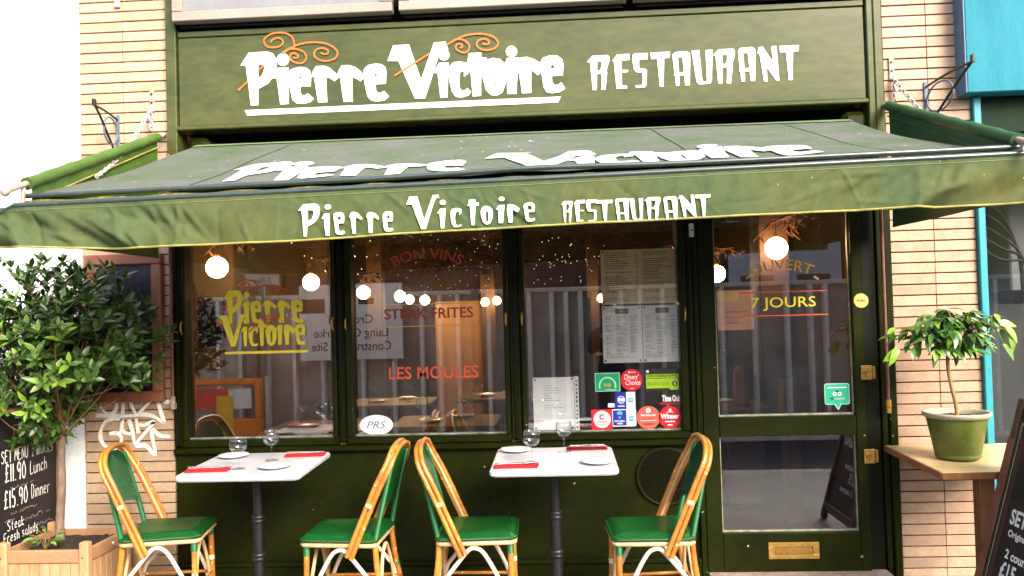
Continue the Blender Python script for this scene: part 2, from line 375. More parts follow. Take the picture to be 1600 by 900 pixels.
def disc(mb, cx, cz, rx, rz, fn, n=28):
    mb.add([fn(cx+rx*cos(2*pi*i/n), cz+rz*sin(2*pi*i/n)) for i in range(n)], [tuple(range(n))]); return mb
def ring(mb, cx, cz, r0, r1, fn, a0=0, a1=2*pi, n=28, k=1):
    vs = []; 
    for i in range(n+1):
        a = a0+(a1-a0)*i/n; vs += [fn(cx+r0*cos(a), cz+k*r0*sin(a)), fn(cx+r1*cos(a), cz+k*r1*sin(a))]
    mb.add(vs, [(2*i, 2*i+1, 2*i+3, 2*i+2) for i in range(n)]); return mb
def rect(mb, x0, x1, z0, z1, fn): mb.add([fn(x0, z0), fn(x1, z0), fn(x1, z1), fn(x0, z1)], [(0, 1, 2, 3)]); return mb
def rrect(mb, x0, x1, z0, z1, r, fn, n=5):
    pts = []
    for cx, cz, a0 in ((x1-r, z1-r, 0), (x0+r, z1-r, pi/2), (x0+r, z0+r, pi), (x1-r, z0+r, 1.5*pi)):
        pts += [(cx+r*cos(a0+pi/2*i/n), cz+r*sin(a0+pi/2*i/n)) for i in range(n+1)]
    mb.add([fn(*p) for p in pts], [tuple(range(len(pts)))]); return mb

# ================================================================== SETTING
def pave_z(y): return -.05 + .02*y if y < 0 else -.05
g = MB(); g.grid(24, 8, lambda u, v: (-40+80*u, -3.2+3.2*v, pave_z(-3.2+3.2*v)))
obj('pavement', g, PAVE, kind='structure')
g = MB(); g.box(-40, 40, -3.34, -3.204, -.30, -.117, .01); obj('kerb', g, STONE, kind='structure')
g = MB(); g.grid(4, 4, lambda u, v: (-60+120*u, -62+58.75*v, -.24)); obj('road', g, ASPH, kind='structure')
g = MB(); g.grid(4, 4, lambda u, v: (-150+300*u, -150+300*v, -.45)); obj('ground', g, PAVE, kind='structure')

# ================================================================== BRICK PIERS
def brick_pier(label, x0, xs, x1, mat, rows=58, z0=-.07, pitch=.0606):
    root = thing('brick_pier', label, 'brick pier', ((x0+x1)/2, 0, 0), group='tiled brick piers flanking the restaurant front')
    cx = (x0+x1)/2
    core = MB(); core.box(x0-cx+.004, x1-cx-.004, .011, .25, z0-.1, z0+rows*pitch+.02); obj('mortar_bed', core, MORTAR, root)
    for a, b in ((x0, xs), (xs, x1)):
        me = None
        for k in range(rows):
            if me is None:
                mb = MB(); w_ = (b-a)/2-.0012; mb.box(-w_, w_, 0, .03, .0034, pitch-.0034, .0022)
                me = mb.mesh('brick'); me.materials.append(mat)
            o = obj('brick', me, None, root); o.location = ((a+b)/2-cx + rnd.uniform(-.0006, .0006), rnd.uniform(-.0012, .0012), z0+k*pitch)
    return root
pierL = brick_pier('sunlit cream brick pier with white graffiti, left of the green shopfront', -2.806, -2.545, -2.270, BRICKL)
pierR = brick_pier('peach brick pier between the green shopfront and the turquoise shop', 1.862, 2.104, 2.332, BRICK)
GR= [[(-2675,1043),(-2749,1045),(-2730,1006),(-2672,943),(-2627,952),(-2611,999),(-2640,1033),(-2675,1043)],[(-2591,1022),(-2574,1036),(-2576,936)],[(-2532,1045),(-2523,992),(-2499,939)],[(-2468,1072),(-2473,1063),(-2457,1005)],[(-2473,1058),(-2414,1059),(-2375,1065),(-2380,1041),(-2475,944)],[(-2292,1011),(-2317,1004),(-2363,1027),(-2343,936),(-2329,884),(-2397,925),(-2475,934),(-2524,928),(-2741,935)],[(-2588,908),(-2633,913),(-2677,900),(-2707,853),(-2711,796),(-2684,753),(-2645,740),(-2601,756),(-2585,794),(-2605,827),(-2659,826)],[(-2593,903),(-2578,917),(-2585,832)],[(-2539,907),(-2516,830),(-2507,768),(-2488,763)],[(-2495,911),(-2482,825)],[(-2476,877),(-2447,872),(-2392,890),(-2398,875),(-2498,759),(-2439,753),(-2381,695),(-2403,838),(-2350,808),(-2291,802)],[(-2575,846),(-2565,831),(-2526,821)]]
mb = MB()
for i, l in enumerate(GR):
    p = smooth_path([(x/1000, z/1000) for x, z in l], 4)
    wd = .022 if i < 5 else .024
    mb.ribbon(p, [wd*(.75+.35*sin(2.1*i+j*.3)**2) for j in range(len(p))], lambda x, z, i=i: (x+2.538, -.0035-.0004*i, z))
obj('graffiti', mb, M('chalky_white_spray', (.93, .90, .84), .8, var=.1, scale=20), pierL)
for nm, x, z in (('left', -2.568, 3.395),):
    b = MB(); b.box(x-.018+2.538, x+.018+2.538, -.014, 0, z-.05, z+.06, .003); obj('wall_plate', b, M('painted_plate', (.34, .26, .27), .5), pierL)

# ================================================================== WHITE BUILDING ON THE LEFT
wb = thing('white_building', 'bright white rendered building at the left edge, beside the cream brick pier', 'building', (-5, 0, 0))
m_ = MB(); m_.box(-4.2, 2.186, .004, .6, -.4, 6.6); obj('wall', m_, RENDER, wb)
m_ = MB(); m_.box(-.6, .9, -.03, .0, 4.2, 6); obj('window', m_, DKPANE, wb)
m_ = MB(); m_.box(-3, -1.5, -.03, .0, 4.2, 6); obj('window', m_, DKPANE, wb)

# ================================================================== RESTAURANT FRONT
sf = thing('restaurant_shopfront', 'dark green painted French restaurant front with white fascia lettering', 'shopfront', (0, 0, 0))
def part(name, mb, mat, par=None, label=None, kind=None): return obj(name, mb, mat, par or sf, label, kind)
# fascia and everything above the awning
b = MB(); b.box(-2.192, 1.752, -.03, .10, 2.615, 3.135, .004); fascia = part('fascia_board', b, FASCIA)
b = MB(); b.box(-2.200, 1.760, -.050, .10, 2.588, 2.614, .006); part('fascia_bead', b, FASCIA)
b = MB(); b.box(-2.192, 1.752, -.036, .10, 3.1385, 3.172, .004); part('fascia_top_rail', b, FASCIA)
for x0, x1 in ((-2.262, -2.2015), (1.7615, 1.797), (1.7995, 1.846)):
    b = MB(); b.box(x0, x1, -.045, .10, 2.30, 4.4, .005); part('pilaster', b, FASCIA)
b = MB(); b.box(-2.19, 1.755, .16, .22, 2.2, 2.585); part('awning_recess', b, VOID)  # recess backing coloured near-black for the shade inside it
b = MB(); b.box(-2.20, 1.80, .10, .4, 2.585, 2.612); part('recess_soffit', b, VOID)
b = MB(); b.box(-2.19, 1.755, .06, .09, 3.166, 3.30); part('ledge_shadow', b, VOID)  # black panel standing in for the shadow under the window ledges
b = MB(); b.box(-2.262, 1.846, .101, .3, 3.2, 6.4); part('upper_wall', b, FASCIA)
for x0, x1 in ((-2.15, -2.02), (1.62, 1.76)): b = MB(); b.box(x0, x1, -.03, .14, 2.44, 2.55, .03); part('roller_housing', b, PAINT)
def upper_window(x0, x1, z0):
    f = MB(); y0, y1 = -.10, -.03
    f.box(x0, x1, y0, y1, z0, z0+.055, .004); f.box(x0, x1, y0, y1, z0+1.0, z0+1.06, .004)
    f.box(x0, x0+.06, y0, y1, z0+.056, z0+.999, .004); f.box(x1-.06, x1, y0, y1, z0+.056, z0+.999, .004)
    w_ = part('upper_window', f, LEDGE)
    p = MB(); p.box(x0+.06, x1-.06, -.075, -.06, z0+.056, z0+.999); part('pane', p, DIRTYG, w_)
    s = MB(); s.box(x0+.02, x1-.02, -.03, .02, z0-.02, z0+1.05); part('backing', s, PAINT_DARK, w_)
upper_window(-2.195, -.905, 3.214); upper_window(-.866, .43, 3.214); upper_window(.47, 1.74, 3.214)
# fascia lettering (glyph outlines, millimetres on the board)
PV= [('P',[[(-1768,3032),(-1658,3034),(-1624,3021),(-1602,2984),(-1603,2934),(-1620,2891),(-1653,2848),(-1707,2819),(-1714,2813),(-1717,2721),(-1761,2721),(-1771,2816),(-1787,2958),(-1819,2957)],[(-1711,2958),(-1682,2956),(-1675,2947),(-1680,2925),(-1693,2894),(-1712,2881)]]),('dot',[[(-1526,2981),(-1531,2965),(-1541,2952),(-1557,2945),(-1574,2946),(-1589,2954),(-1599,2968),(-1602,2984),(-1598,3000),(-1587,3013),(-1572,3019),(-1555,3019),(-1540,3011),(-1530,2997)]]),('i',[[(-1597,2935),(-1532,2935),(-1535,2721),(-1586,2720),(-1605,2875),(-1632,2874)]]),('e',[[(-1499,2929),(-1461,2935),(-1430,2929),(-1405,2910),(-1399,2881),(-1404,2818),(-1466,2818),(-1464,2784),(-1455,2768),(-1440,2767),(-1422,2779),(-1386,2746),(-1409,2725),(-1453,2717),(-1491,2723),(-1513,2742),(-1524,2793),(-1533,2868),(-1531,2906),(-1521,2921)],[(-1455,2871),(-1457,2866),(-1463,2864),(-1468,2866),(-1470,2872),(-1468,2877),(-1462,2879),(-1457,2877)]]),('r',[[(-1370,2935),(-1322,2935),(-1291,2923),(-1260,2894),(-1237,2871),(-1239,2859),(-1263,2841),(-1286,2858),(-1308,2868),(-1311,2821),(-1308,2722),(-1362,2722),(-1370,2774),(-1382,2871),(-1401,2873),(-1389,2906)]]),('r',[[(-1219,2933),(-1178,2933),(-1140,2920),(-1107,2893),(-1091,2871),(-1089,2855),(-1111,2834),(-1133,2851),(-1157,2861),(-1159,2815),(-1158,2719),(-1212,2719),(-1219,2767),(-1230,2864),(-1248,2868),(-1238,2902)]]),('e',[[(-1059,2929),(-1021,2934),(-987,2930),(-962,2912),(-957,2880),(-962,2814),(-1022,2813),(-1020,2777),(-1010,2765),(-991,2764),(-973,2774),(-945,2740),(-970,2719),(-1014,2712),(-1051,2720),(-1070,2742),(-1081,2786),(-1092,2861),(-1091,2899),(-1078,2917)],[(-1012,2867),(-1014,2862),(-1020,2860),(-1025,2863),(-1027,2868),(-1025,2873),(-1019,2875),(-1014,2873)]]),('V',[[(-914,3036),(-821,3036),(-757,2829),(-676,3042),(-608,3044),(-594,2994),(-628,2999),(-652,2958),(-682,2871),(-736,2719),(-795,2720),(-886,2943),(-950,2946)]]),('dot',[[(-588,2965),(-591,2951),(-600,2940),(-613,2935),(-628,2935),(-641,2942),(-649,2954),(-652,2968),(-649,2982),(-639,2993),(-626,2998),(-612,2998),(-599,2991),(-590,2979)]]),('i',[[(-650,2923),(-594,2923),(-606,2719),(-647,2718),(-660,2862),(-682,2865)]]),('c',[[(-586,2904),(-566,2922),(-525,2924),(-485,2913),(-472,2896),(-477,2856),(-508,2834),(-507,2864),(-517,2868),(-530,2858),(-535,2811),(-533,2771),(-523,2757),(-506,2756),(-489,2769),(-468,2744),(-484,2725),(-524,2715),(-558,2721),(-580,2753),(-592,2814),(-597,2868)]]),('t',[[(-478,2970),(-405,2970),(-403,2943),(-374,2939),(-375,2895),(-402,2893),(-409,2812),(-412,2720),(-460,2719),(-465,2795),(-471,2896),(-499,2897),(-484,2923)]]),('o',[[(-378,2925),(-337,2937),(-297,2928),(-268,2900),(-259,2853),(-268,2786),(-289,2733),(-323,2716),(-356,2723),(-382,2751),(-398,2812),(-403,2873)],[(-329,2866),(-325,2856),(-325,2768),(-332,2765),(-333,2843)]]),('dot',[[(-196,2967),(-200,2953),(-209,2942),(-223,2936),(-238,2937),(-251,2944),(-260,2956),(-263,2971),(-259,2985),(-249,2996),(-236,3002),(-221,3001),(-208,2994),(-199,2982)]]),('i',[[(-257,2932),(-189,2932),(-200,2830),(-208,2723),(-260,2724),(-261,2799),(-262,2865),(-282,2867)]]),('r',[[(-184,2931),(-144,2934),(-104,2920),(-71,2898),(-51,2880),(-56,2844),(-83,2824),(-119,2857),(-122,2793),(-123,2725),(-176,2724),(-184,2796),(-195,2867)]]),('e',[[(-51,2924),(-10,2937),(29,2935),(59,2912),(66,2879),(59,2817),(-2,2816),(-2,2781),(11,2764),(31,2765),(51,2779),(71,2741),(43,2723),(-4,2717),(-36,2726),(-52,2757),(-60,2824),(-72,2891)],[(13,2870),(10,2862),(2,2859),(-5,2863),(-8,2871),(-5,2878),(3,2881),(10,2877)]])]
RS= [('R',[[(234,2924),(316,2924),(328,2915),(325,2884),(308,2833),(313,2826),(300,2726),(276,2725),(281,2811),(276,2818),(255,2818),(250,2726),(228,2726),(217,2886),(199,2889)],[(258,2891),(278,2890),(284,2883),(280,2857),(271,2838),(256,2839)]]),('E',[[(372,2925),(442,2925),(440,2891),(397,2887),(395,2835),(432,2833),(430,2821),(395,2819),(394,2746),(423,2745),(422,2727),(363,2728),(352,2887),(342,2887)]]),('S',[[(461,2919),(474,2927),(545,2925),(544,2890),(501,2889),(495,2882),(494,2847),(499,2840),(528,2835),(538,2827),(533,2746),(524,2730),(474,2728),(469,2743),(507,2744),(511,2752),(513,2809),(507,2814),(476,2819),(465,2832),(457,2894)]]),('T',[[(561,2927),(671,2927),(668,2893),(637,2890),(628,2729),(608,2729),(597,2890),(564,2889)]]),('A',[[(684,2907),(699,2923),(762,2926),(782,2915),(783,2876),(776,2731),(750,2731),(747,2787),(719,2787),(719,2730),(699,2730),(695,2789),(687,2790),(692,2801)],[(714,2887),(720,2893),(737,2892),(740,2882),(746,2807),(718,2806)]]),('U',[[(835,2929),(846,2766),(852,2748),(868,2748),(873,2756),(870,2927),(910,2928),(900,2755),(892,2735),(829,2732),(815,2745),(792,2927)]]),('R',[[(942,2928),(1023,2928),(1034,2919),(1032,2888),(1015,2837),(1020,2831),(1006,2731),(983,2731),(988,2816),(983,2822),(962,2823),(957,2731),(936,2731),(925,2891),(908,2893)],[(965,2895),(986,2894),(991,2888),(987,2861),(978,2843),(964,2844)]]),('A',[[(1051,2914),(1065,2930),(1128,2933),(1147,2922),(1148,2883),(1141,2739),(1115,2739),(1113,2794),(1085,2795),(1085,2738),(1065,2738),(1061,2797),(1053,2798),(1058,2809)],[(1080,2894),(1086,2900),(1103,2899),(1106,2889),(1112,2815),(1084,2814)]]),('N',[[(1168,2930),(1190,2932),(1243,2843),(1238,2932),(1266,2932),(1275,2735),(1259,2734),(1208,2816),(1209,2734),(1191,2732),(1170,2895),(1158,2895)]]),('T',[[(1283,2932),(1391,2931),(1387,2898),(1357,2895),(1348,2736),(1328,2735),(1317,2895),(1285,2895)]])]
UL= [(-1799, 2695), (46, 2697), (28, 2664), (-1784, 2663)]
SW= [[(-1832,2812),(-1776,2863)],[(-1712,2923),(-1676,2951)],[(-1567,3021),(-1522,3046),(-1496,3051),(-1496,3080),(-1508,3112),(-1539,3133),(-1583,3140),(-1634,3133),(-1670,3107),(-1672,3085),(-1655,3062),(-1623,3055),(-1585,3059),(-1562,3076),(-1564,3095),(-1584,3109),(-1616,3104),(-1634,3086)],[(-1560,3020),(-1496,3055),(-1445,3070),(-1395,3075),(-1344,3071),(-1294,3058),(-1257,3034),(-1240,3005),(-1255,2975),(-1303,2961),(-1347,2970),(-1375,2990),(-1377,3012),(-1361,3033),(-1326,3037),(-1298,3024),(-1299,3005),(-1321,3002),(-1339,3011)],[(-1522,3040),(-1497,3041),(-1465,3034),(-1434,3014),(-1425,2982),(-1445,2958),(-1473,2956),(-1508,2970),(-1520,2996),(-1510,3013),(-1488,3013),(-1472,2997),(-1485,2986),(-1501,2993)],[(-909,2858),(-795,2924),(-703,2977)],[(-600,3023),(-549,3051),(-495,3072),(-427,3079),(-374,3073),(-327,3054),(-305,3023),(-322,2993),(-369,2982),(-413,2994),(-429,3018),(-415,3041),(-381,3048),(-358,3032),(-365,3016),(-395,3020)],[(-562,3048),(-542,3053),(-509,3049),(-476,3024),(-473,2994),(-497,2974),(-531,2983),(-550,3004),(-540,3024),(-516,3022),(-513,3005),(-527,3006)]]
VB= [('P',-1074,1814,-971,1962),('dot',-961,1926,-925,1957),('i',-975,1815,-929,1917),('e',-920,1817,-865,1922),('r',-858,1820,-794,1920),('r',-787,1820,-722,1917),('e',-715,1822,-661,1918),('V',-619,1829,-474,1981),('dot',-481,1929,-447,1958),('i',-495,1830,-447,1921),('c',-437,1831,-381,1922),('t',-369,1838,-312,1955),('o',-312,1841,-255,1926),('dot',-239,1936,-205,1964),('i',-251,1845,-205,1928),('r',-206,1845,-146,1931),('e',-137,1845,-81,1935),('R',19,1840,69,1931),('E',69,1842,119,1934),('S',119,1840,169,1934),('T',160,1839,231,1930),('A',237,1838,295,1936),('U',295,1840,354,1934),('R',354,1840,424,1936),('A',432,1838,490,1937),('N',490,1844,563,1939),('T',559,1844,623,1939)]
def put(mb, glyphs, fn):
    for i, (n, loops) in enumerate(glyphs):
        mb.poly([[(x/1000, z/1000) for x, z in l] for l in loops], lambda x, z, i=i: fn(x, z, .00015*i))
fl = MB(); put(fl, PV, lambda x, z, e: (x, -.0335-e, z)); fl.poly([[(x/1000, z/1000) for x, z in UL]], wall_fn(-.0335))
part('name_lettering', fl, WHITE)
fl = MB(); put(fl, RS, lambda x, z, e: (x, -.0335-e, z)); part('restaurant_lettering', fl, WHITE)
for i, l in enumerate(SW):
    sw = MB()
    p = smooth_path([(x/1000, z/1000) for x, z in l], 5)
    sw.ribbon(p, [.017-.007*min(1, 3*j/len(p)) if i in (0, 1, 5) and i != 5 else .0105 for j in range(len(p))], wall_fn(-.0375-.0002*i)); part('scroll_ornament', sw, ORANGE)

# main frame of the lower front
HEAD = 2.06
for x0, x1 in ((-2.262, -2.2065), (-1.2865, -1.2395), (-.2885, -.2275), (.7185, .757)):
    b = MB(); b.box(x0, x1, -.022, .08, .745, HEAD+.4, .006); part('post', b, PAINT)
    xm = (x0+x1)/2
    b = MB(); b.box(xm-.0085, xm+.0085, -.034, -.0225, .75, HEAD, .003); part('post_bead', b, PAINT_DARK)
b = MB(); b.box(-2.19, 1.70, -.02, .08, HEAD+.05, 2.30, .004); part('head_rail', b, PAINT_DARK)
b = MB(); b.box(-2.262, .757, -.040, .08, .700, .7345, .008); part('sill_rail', b, PAINT)
b = MB(); b.box(-2.262, .757, .004, .08, -.12, .699); part('stall_riser', b, PAINT)
b = MB(); b.box(-2.262, .757, -.028, .0035, .040, .066, .007); b.box(-2.262, .757, -.018, .0035, -.12, .039, .004); part('plinth', b, PAINT)

def window(x0, x1, z0, px0, px1, pz0, label):
    f = MB(); y0, y1 = -.040, .05
    f.box(x0, x1, y0, y1, z0, pz0, .009); f.box(x0, x1, y0, y1, HEAD-.04, HEAD+.04, .006)
    f.box(x0+.0005, px0, y0+.002, y1, pz0+.0005, HEAD-.041, .006); f.box(px1, x1-.0005, y0+.002, y1, pz0+.0005, HEAD-.041, .006)
    w_ = part('window', f, PAINT, label=label)
    p = MB(); p.box(px0, px1, .02, .025, pz0, HEAD-.04); part('pane', p, GLASS, w_)
    bd = MB(); bd.box(px0, px1, -.002, .0195, pz0, pz0+.008, .002); part('glazing_bead', bd, M('chipped_bead', (.32, .34, .30), .5, col2=(.07, .08, .03), scale=18), w_)
    for xx in (x0+.012, x1-.012):
        c = MB(); c.tube(smooth_path([(xx, y0-.004, 1.40), (xx, y0-.022, 1.418), (xx, y0-.022, 1.452), (xx, y0-.004, 1.47)], 3), .0055, 6); part('brass_catch', c, BRASS, w_)
    return w_
W1 = window(-2.204, -1.289, .737, -2.176, -1.319, .781, 'left window with yellow painted name')
W2 = window(-1.237, -.291, .737, -1.195, -.319, .781, 'middle window with faded red lettering')
W3 = window(-.225, .716, .737, -.195, .675, .781, 'right window with menus and stickers')
DEC = .0165
# window 1: yellow name
def thin(glyphs, d):
    """Same letters with lighter strokes: outlines pulled in, counters opened."""
    out = []
    for n, ls in glyphs:
        q = []
        for k, l in enumerate(ls):
            ar = sum(l[i-1][0]*l[i][1]-l[i][0]*l[i-1][1] for i in range(len(l))); sg = (1 if ar > 0 else -1)*(1 if k == 0 else -1)
            if n == 'e' and k: cx = sum(p[0] for p in l)/len(l); cz = sum(p[1] for p in l)/len(l); q.append([(cx+(p[0]-cx)*2.3, cz+(p[1]-cz)*2.3) for p in l]); continue
            r_ = []
            for i in range(len(l)):
                a, b, c = l[i-1], l[i], l[(i+1) % len(l)]
                def nrm(u, v): dx, dz = v[0]-u[0], v[1]-u[1]; L_ = sqrt(dx*dx+dz*dz) or 1; return -dz/L_*sg, dx/L_*sg
                n1, n2 = nrm(a, b), nrm(b, c); mx_, mz_ = n1[0]+n2[0], n1[1]+n2[1]; L_ = sqrt(mx_*mx_+mz_*mz_) or 1
                f = min(1.5, 2/max(L_, .3))*d; r_.append((b[0]+mx_/L_*f, b[1]+mz_/L_*f))
            q.append(r_)
        out.append((n, q))
    return out
def remap(glyphs, sx0, sx1, sz0, sz1, dx0, dx1, dz0, dz1):
    return [(n, [[(dx0+(x-sx0)/(sx1-sx0)*(dx1-dx0), dz0+(z-sz0)/(sz1-sz0)*(dz1-dz0)) for x, z in l] for l in loops]) for n, loops in glyphs]
def span(gl): 
    xs = [p[0] for n, ls in gl for l in ls for p in l]; zs = [p[1] for n, ls in gl for l in ls for p in l]; return min(xs), max(xs), min(zs), max(zs)
NP = 7
PI_, VI_ = PV[:NP], PV[NP:]
gl = MB()
put(gl, remap(thin(PI_, 8), *span(PI_), -1970, -1484, 1440, 1652), lambda x, z, e: (x, DEC-e, z))
put(gl, remap(thin(VI_, 8), *span(VI_), -2010, -1474, 1310, 1510), lambda x, z, e: (x, DEC-.0035-e, z))
rect(gl, -1.965, -1.47, 1.272, 1.287, wall_fn(DEC)); part('yellow_lettering', gl, GOLD, W1)
for i, l in enumerate(SW):
    gl = MB()
    s = span([('', [[p for k in SW[:4] for p in k]])]) if i < 4 else span([('', [[p for k in SW[4:] for p in k]])])
    d = (-1.985, -1.600, 1.535, 1.705) if i < 4 else (-2.005, -1.640, 1.395, 1.500)
    p = [(d[0]+(x-s[0])/(s[1]-s[0])*(d[1]-d[0]), d[2]+(z-s[2])/(s[3]-s[2])*(d[3]-d[2])) for x, z in l]
    gl.ribbon(smooth_path(p, 4), .007, wall_fn(DEC-.007-.0002*i)); part('red_scroll', gl, REDL, W1)
# window 2: red lettering and oval badge
gl = MB(); text(gl, 'BON VINS', -.755, 1.800, .062, wall_fn(DEC), w=.40, arc=.42, bold=.02); part('wine_lettering', gl, DKRED, W2)
gl = MB(); text(gl, 'STEAK FRITES', -.756, 1.452, .062, wall_fn(DEC), w=.52, bold=.015); part('steak_lettering', gl, DKRED, W2)
gl = MB(); text(gl, 'LES MOULES', -.735, 1.105, .072, wall_fn(DEC), w=.52, bold=.012); part('mussels_lettering', gl, REDL, W2)
gl = MB(); rect(gl, -1.02, -.48, 1.532, 1.537, wall_fn(DEC)); rect(gl, -1.0, -.48, 1.405, 1.410, wall_fn(DEC)); part('gold_rule', gl, GOLD2, W2)
s = MB(); disc(s, -1.077, .842, .098, .058, wall_fn(DEC)); st = part('oval_sticker', s, SWHITE, W2, 'white oval sticker')
s = MB(); text(s, 'PRS', -1.077, .822, .044, wall_fn(DEC-.002), w=.115, shear=.3); ring(s, -1.077, .842, .089, .091, wall_fn(DEC-.002), k=.57); part('oval_print', s, M('blue_grey_print', (.10, .12, .2), .5), W2)
# window 3: stickers
F1, F2, F3 = wall_fn(DEC), wall_fn(DEC-.0015), wall_fn(DEC-.003)
s = MB(); rect(s, .192, .335, 1.006, 1.112, F1); part('green_sticker', s, SPALE, W3, 'green award sticker with an arc')
s = MB(); rect(s, .196, .331, 1.010, 1.108, F2); part('green_sticker_face', s, SGREEN, W3)
s = MB(); ring(s, .263, 1.040, .041, .050, F3, -.35, pi+.35); rect(s, .25, .31, 1.014, 1.018, F3); part('green_sticker_print', s, SPALE, W3)
s = MB(); ring(s, .253, 1.043, .004, .009, F3); ring(s, .273, 1.043, .004, .009, F3); part('owl_emblem', s, GOLD2, W3)
s = MB(); disc(s, .400, 1.069, .062, .062, F1); part('red_disc_sticker', s, SRED, W3, 'round red sticker beside the green one')
s = MB(); text(s, 'Diners’', .400, 1.072, .030, F2, w=.085, shear=.3, bold=.01); text(s, 'Choice', .408, 1.040, .030, F2, w=.085, shear=.3, bold=.01); disc(s, .388, 1.112, .006, .006, F2); rect(s, .397, .425, 1.110, 1.114, F2); rect(s, .39, .412, 1.018, 1.022, F2); part('red_disc_print', s, SWHITE, W3)
s = MB(); rect(s, .478, .670, 1.000, 1.130, F1); part('rating_card', s, BLK, W3, 'black and lime food hygiene rating')
s = MB(); rect(s, .482, .666, 1.018, 1.098, F2); rect(s, .615, .666, 1.008, 1.018, F2); part('rating_band', s, SLIME, W3)
s = MB(); text(s, 'FOOD HYGIENE RATING', .574, 1.082, .013, F3, w=.17, bold=.02); rect(s, .482, .666, 1.073, 1.0755, F3); disc(s, .643, 1.043, .0145, .0145, F3)
for i in range(5): ring(s, .500+i*.0255, 1.043, .0085, .0100, F3, n=14); text(s, str(i), .500+i*.0255, 1.038, .010, F3)
part('rating_print', s, BLK, W3)
s = MB(); text(s, '5', .643, 1.0345, .017, wall_fn(DEC-.0045), bold=.02); disc(s, .492, 1.114, .008, .008, F2); part('rating_number', s, SWHITE, W3)
s = MB(); rect(s, .305, .366, .905, 1.001, F1); part('blue_card', s, SBLUE, W3, 'upper blue and white payment card sticker')
s = MB(); rect(s, .3665, .418, .905, 1.001, F1); ring(s, .338, .957, .017, .022, F2, n=18); rect(s, .320, .356, .948, .966, F2); rect(s, .318, .356, .918, .924, F2); part('card_white', s, SWHITE, W3)
s = MB(); rect(s, .378, .405, .942, .967, F2); part('card_logo', s, SCYAN, W3)
s = MB(); rrect(s, .285, .420, .805, .9035, .008, F1); part('blue_card', s, SWHITE, W3, 'lower blue and white payment card sticker')
s = MB(); rrect(s, .2885, .365, .810, .898, .005, F2); part('card_face', s, SBLUE, W3)
s = MB(); text(s, 'SHOP SMALL', .327, .832, .010, F3, w=.06, bold=.03); text(s, 'HERE', .327, .818, .010, F3, bold=.03); part('card_print', s, SWHITE, W3)
s = MB(); disc(s, .327, .878, .0165, .0165, F3); s.add([F3(.313, .872), F3(.327, .846), F3(.341, .872)], [(0, 1, 2)]); rect(s, .378, .406, .836, .864, F3); part('map_pin_print', s, SCYAN, W3)
s = MB(); text(s, 'AMEX', .3915, .846, .009, wall_fn(DEC-.0045), w=.024, bold=.03); text(s, 'AMEX', .3915, .951, .009, F3, w=.023, bold=.03); part('card_name', s, SWHITE, W3)
s = MB(); rect(s, .166, .285, .790, .904, F1); part('red_square_sticker', s, SRED, W3, 'red square sticker with a white disc')
s = MB(); disc(s, .2265, .848, .049, .049, F2); part('white_disc', s, SWHITE, W3)
s = MB(); ring(s, .2265, .862, .008, .016, F3, .6, 2*pi-.6, n=16); text(s, 'HARDENS', .2265, .828, .011, F3, w=.06, bold=.02); rect(s, .203, .250, .818, .821, F3); ring(s, .2265, .862, .0195, .021, F3, -1, 1, n=10); ring(s, .2265, .862, .0195, .021, F3, pi-1, pi+1, n=10); part('white_disc_print', s, SRED, W3)
s = MB(); disc(s, .489, .853, .066, .066, F1); part('coral_disc_sticker', s, SCORAL, W3, 'round coral sticker at the bottom of the window')
s = MB(); disc(s, .489, .893, .014, .014, F2); text(s, 'Best Restaurant', .489, .862, .012, F2, w=.082, bold=.03); rect(s, .442, .536, .834, .8365, F2); part('coral_disc_print', s, SWHITE, W3)
s = MB(); text(s, 'London', .489, .812, .013, F2, w=.055, bold=.02); rect(s, .452, .526, .848, .850, F2); ring(s, .489, .893, .004, .007, F3, n=12); part('coral_disc_text', s, BLK, W3)
s = MB(); disc(s, .610, .853, .063, .063, F1); part('winner_disc_sticker', s, SRED, W3, 'round red winner sticker in the window corner')
s = MB(); text(s, 'Winner', .610, .846, .027, F2, w=.105, bold=.05); disc(s, .612, .893, .008, .008, F2); rect(s, .582, .638, .825, .831, F2); rect(s, .592, .630, .880, .884, F2); rect(s, .597, .624, .806, .812, F2); part('winner_print', s, SWHITE, W3)
s = MB(); text(s, 'Time Out', .619, .944, .034, F1, w=.10, bold=.05); part('magazine_title', s, SWHITE, W3)
s = MB(); text(s, 'Love London Awards', .614, .926, .013, F1, w=.115, bold=.03); part('awards_line', s, SRED, W3)
s = MB(); rrect(s, .262, .300, .915, .938, .004, F1); part('small_label', s, SWHITE, W3)

# door
DX0, DX1 = .790, 1.690
d = MB()
d.box(DX0, .878, -.028, .045, -.012, 2.2, .004); d.box(1.632, DX1, -.028, .045, -.012, 2.2, .004)
d.box(.8785, 1.6315, -.028, .045, -.012, .203, .004); d.box(.8785, 1.6315, -.028, .045, .742, .850, .004); d.box(.8785, 1.6315, -.028, .045, 2.10, 2.2, .004)
door = part('door', d, PAINT, label='green half-glazed door on the right')
for z0, z1 in ((.850, 2.10), (.203, .742)):
    p = MB(); p.box(.8785, 1.6315, .012, .017, z0, z1); part('pane', p, GLASS, door)
    p = MB(); p.box(.8785, 1.6315, -.004, .0115, z0, z0+.010, .002); p.box(.8785, .886, -.004, .0115, z0+.0105, z1-.001, .002); p.box(1.624, 1.6315, -.004, .0115, z0+.0105, z1-.001, .002)
    part('glazing_bead', p, M('worn_bead', (.10, .11, .07), .5, col2=(.34, .33, .24), scale=20), door)
b = MB(); b.box(.7575, .7895, -.024, .08, -.12, 2.2, .005); part('door_post', b, PAINT)
b = MB(); b.box(1.6945, 1.776, .0, .09, -.12, 2.2, .005); part('door_jamb', b, PAINT_DARK)
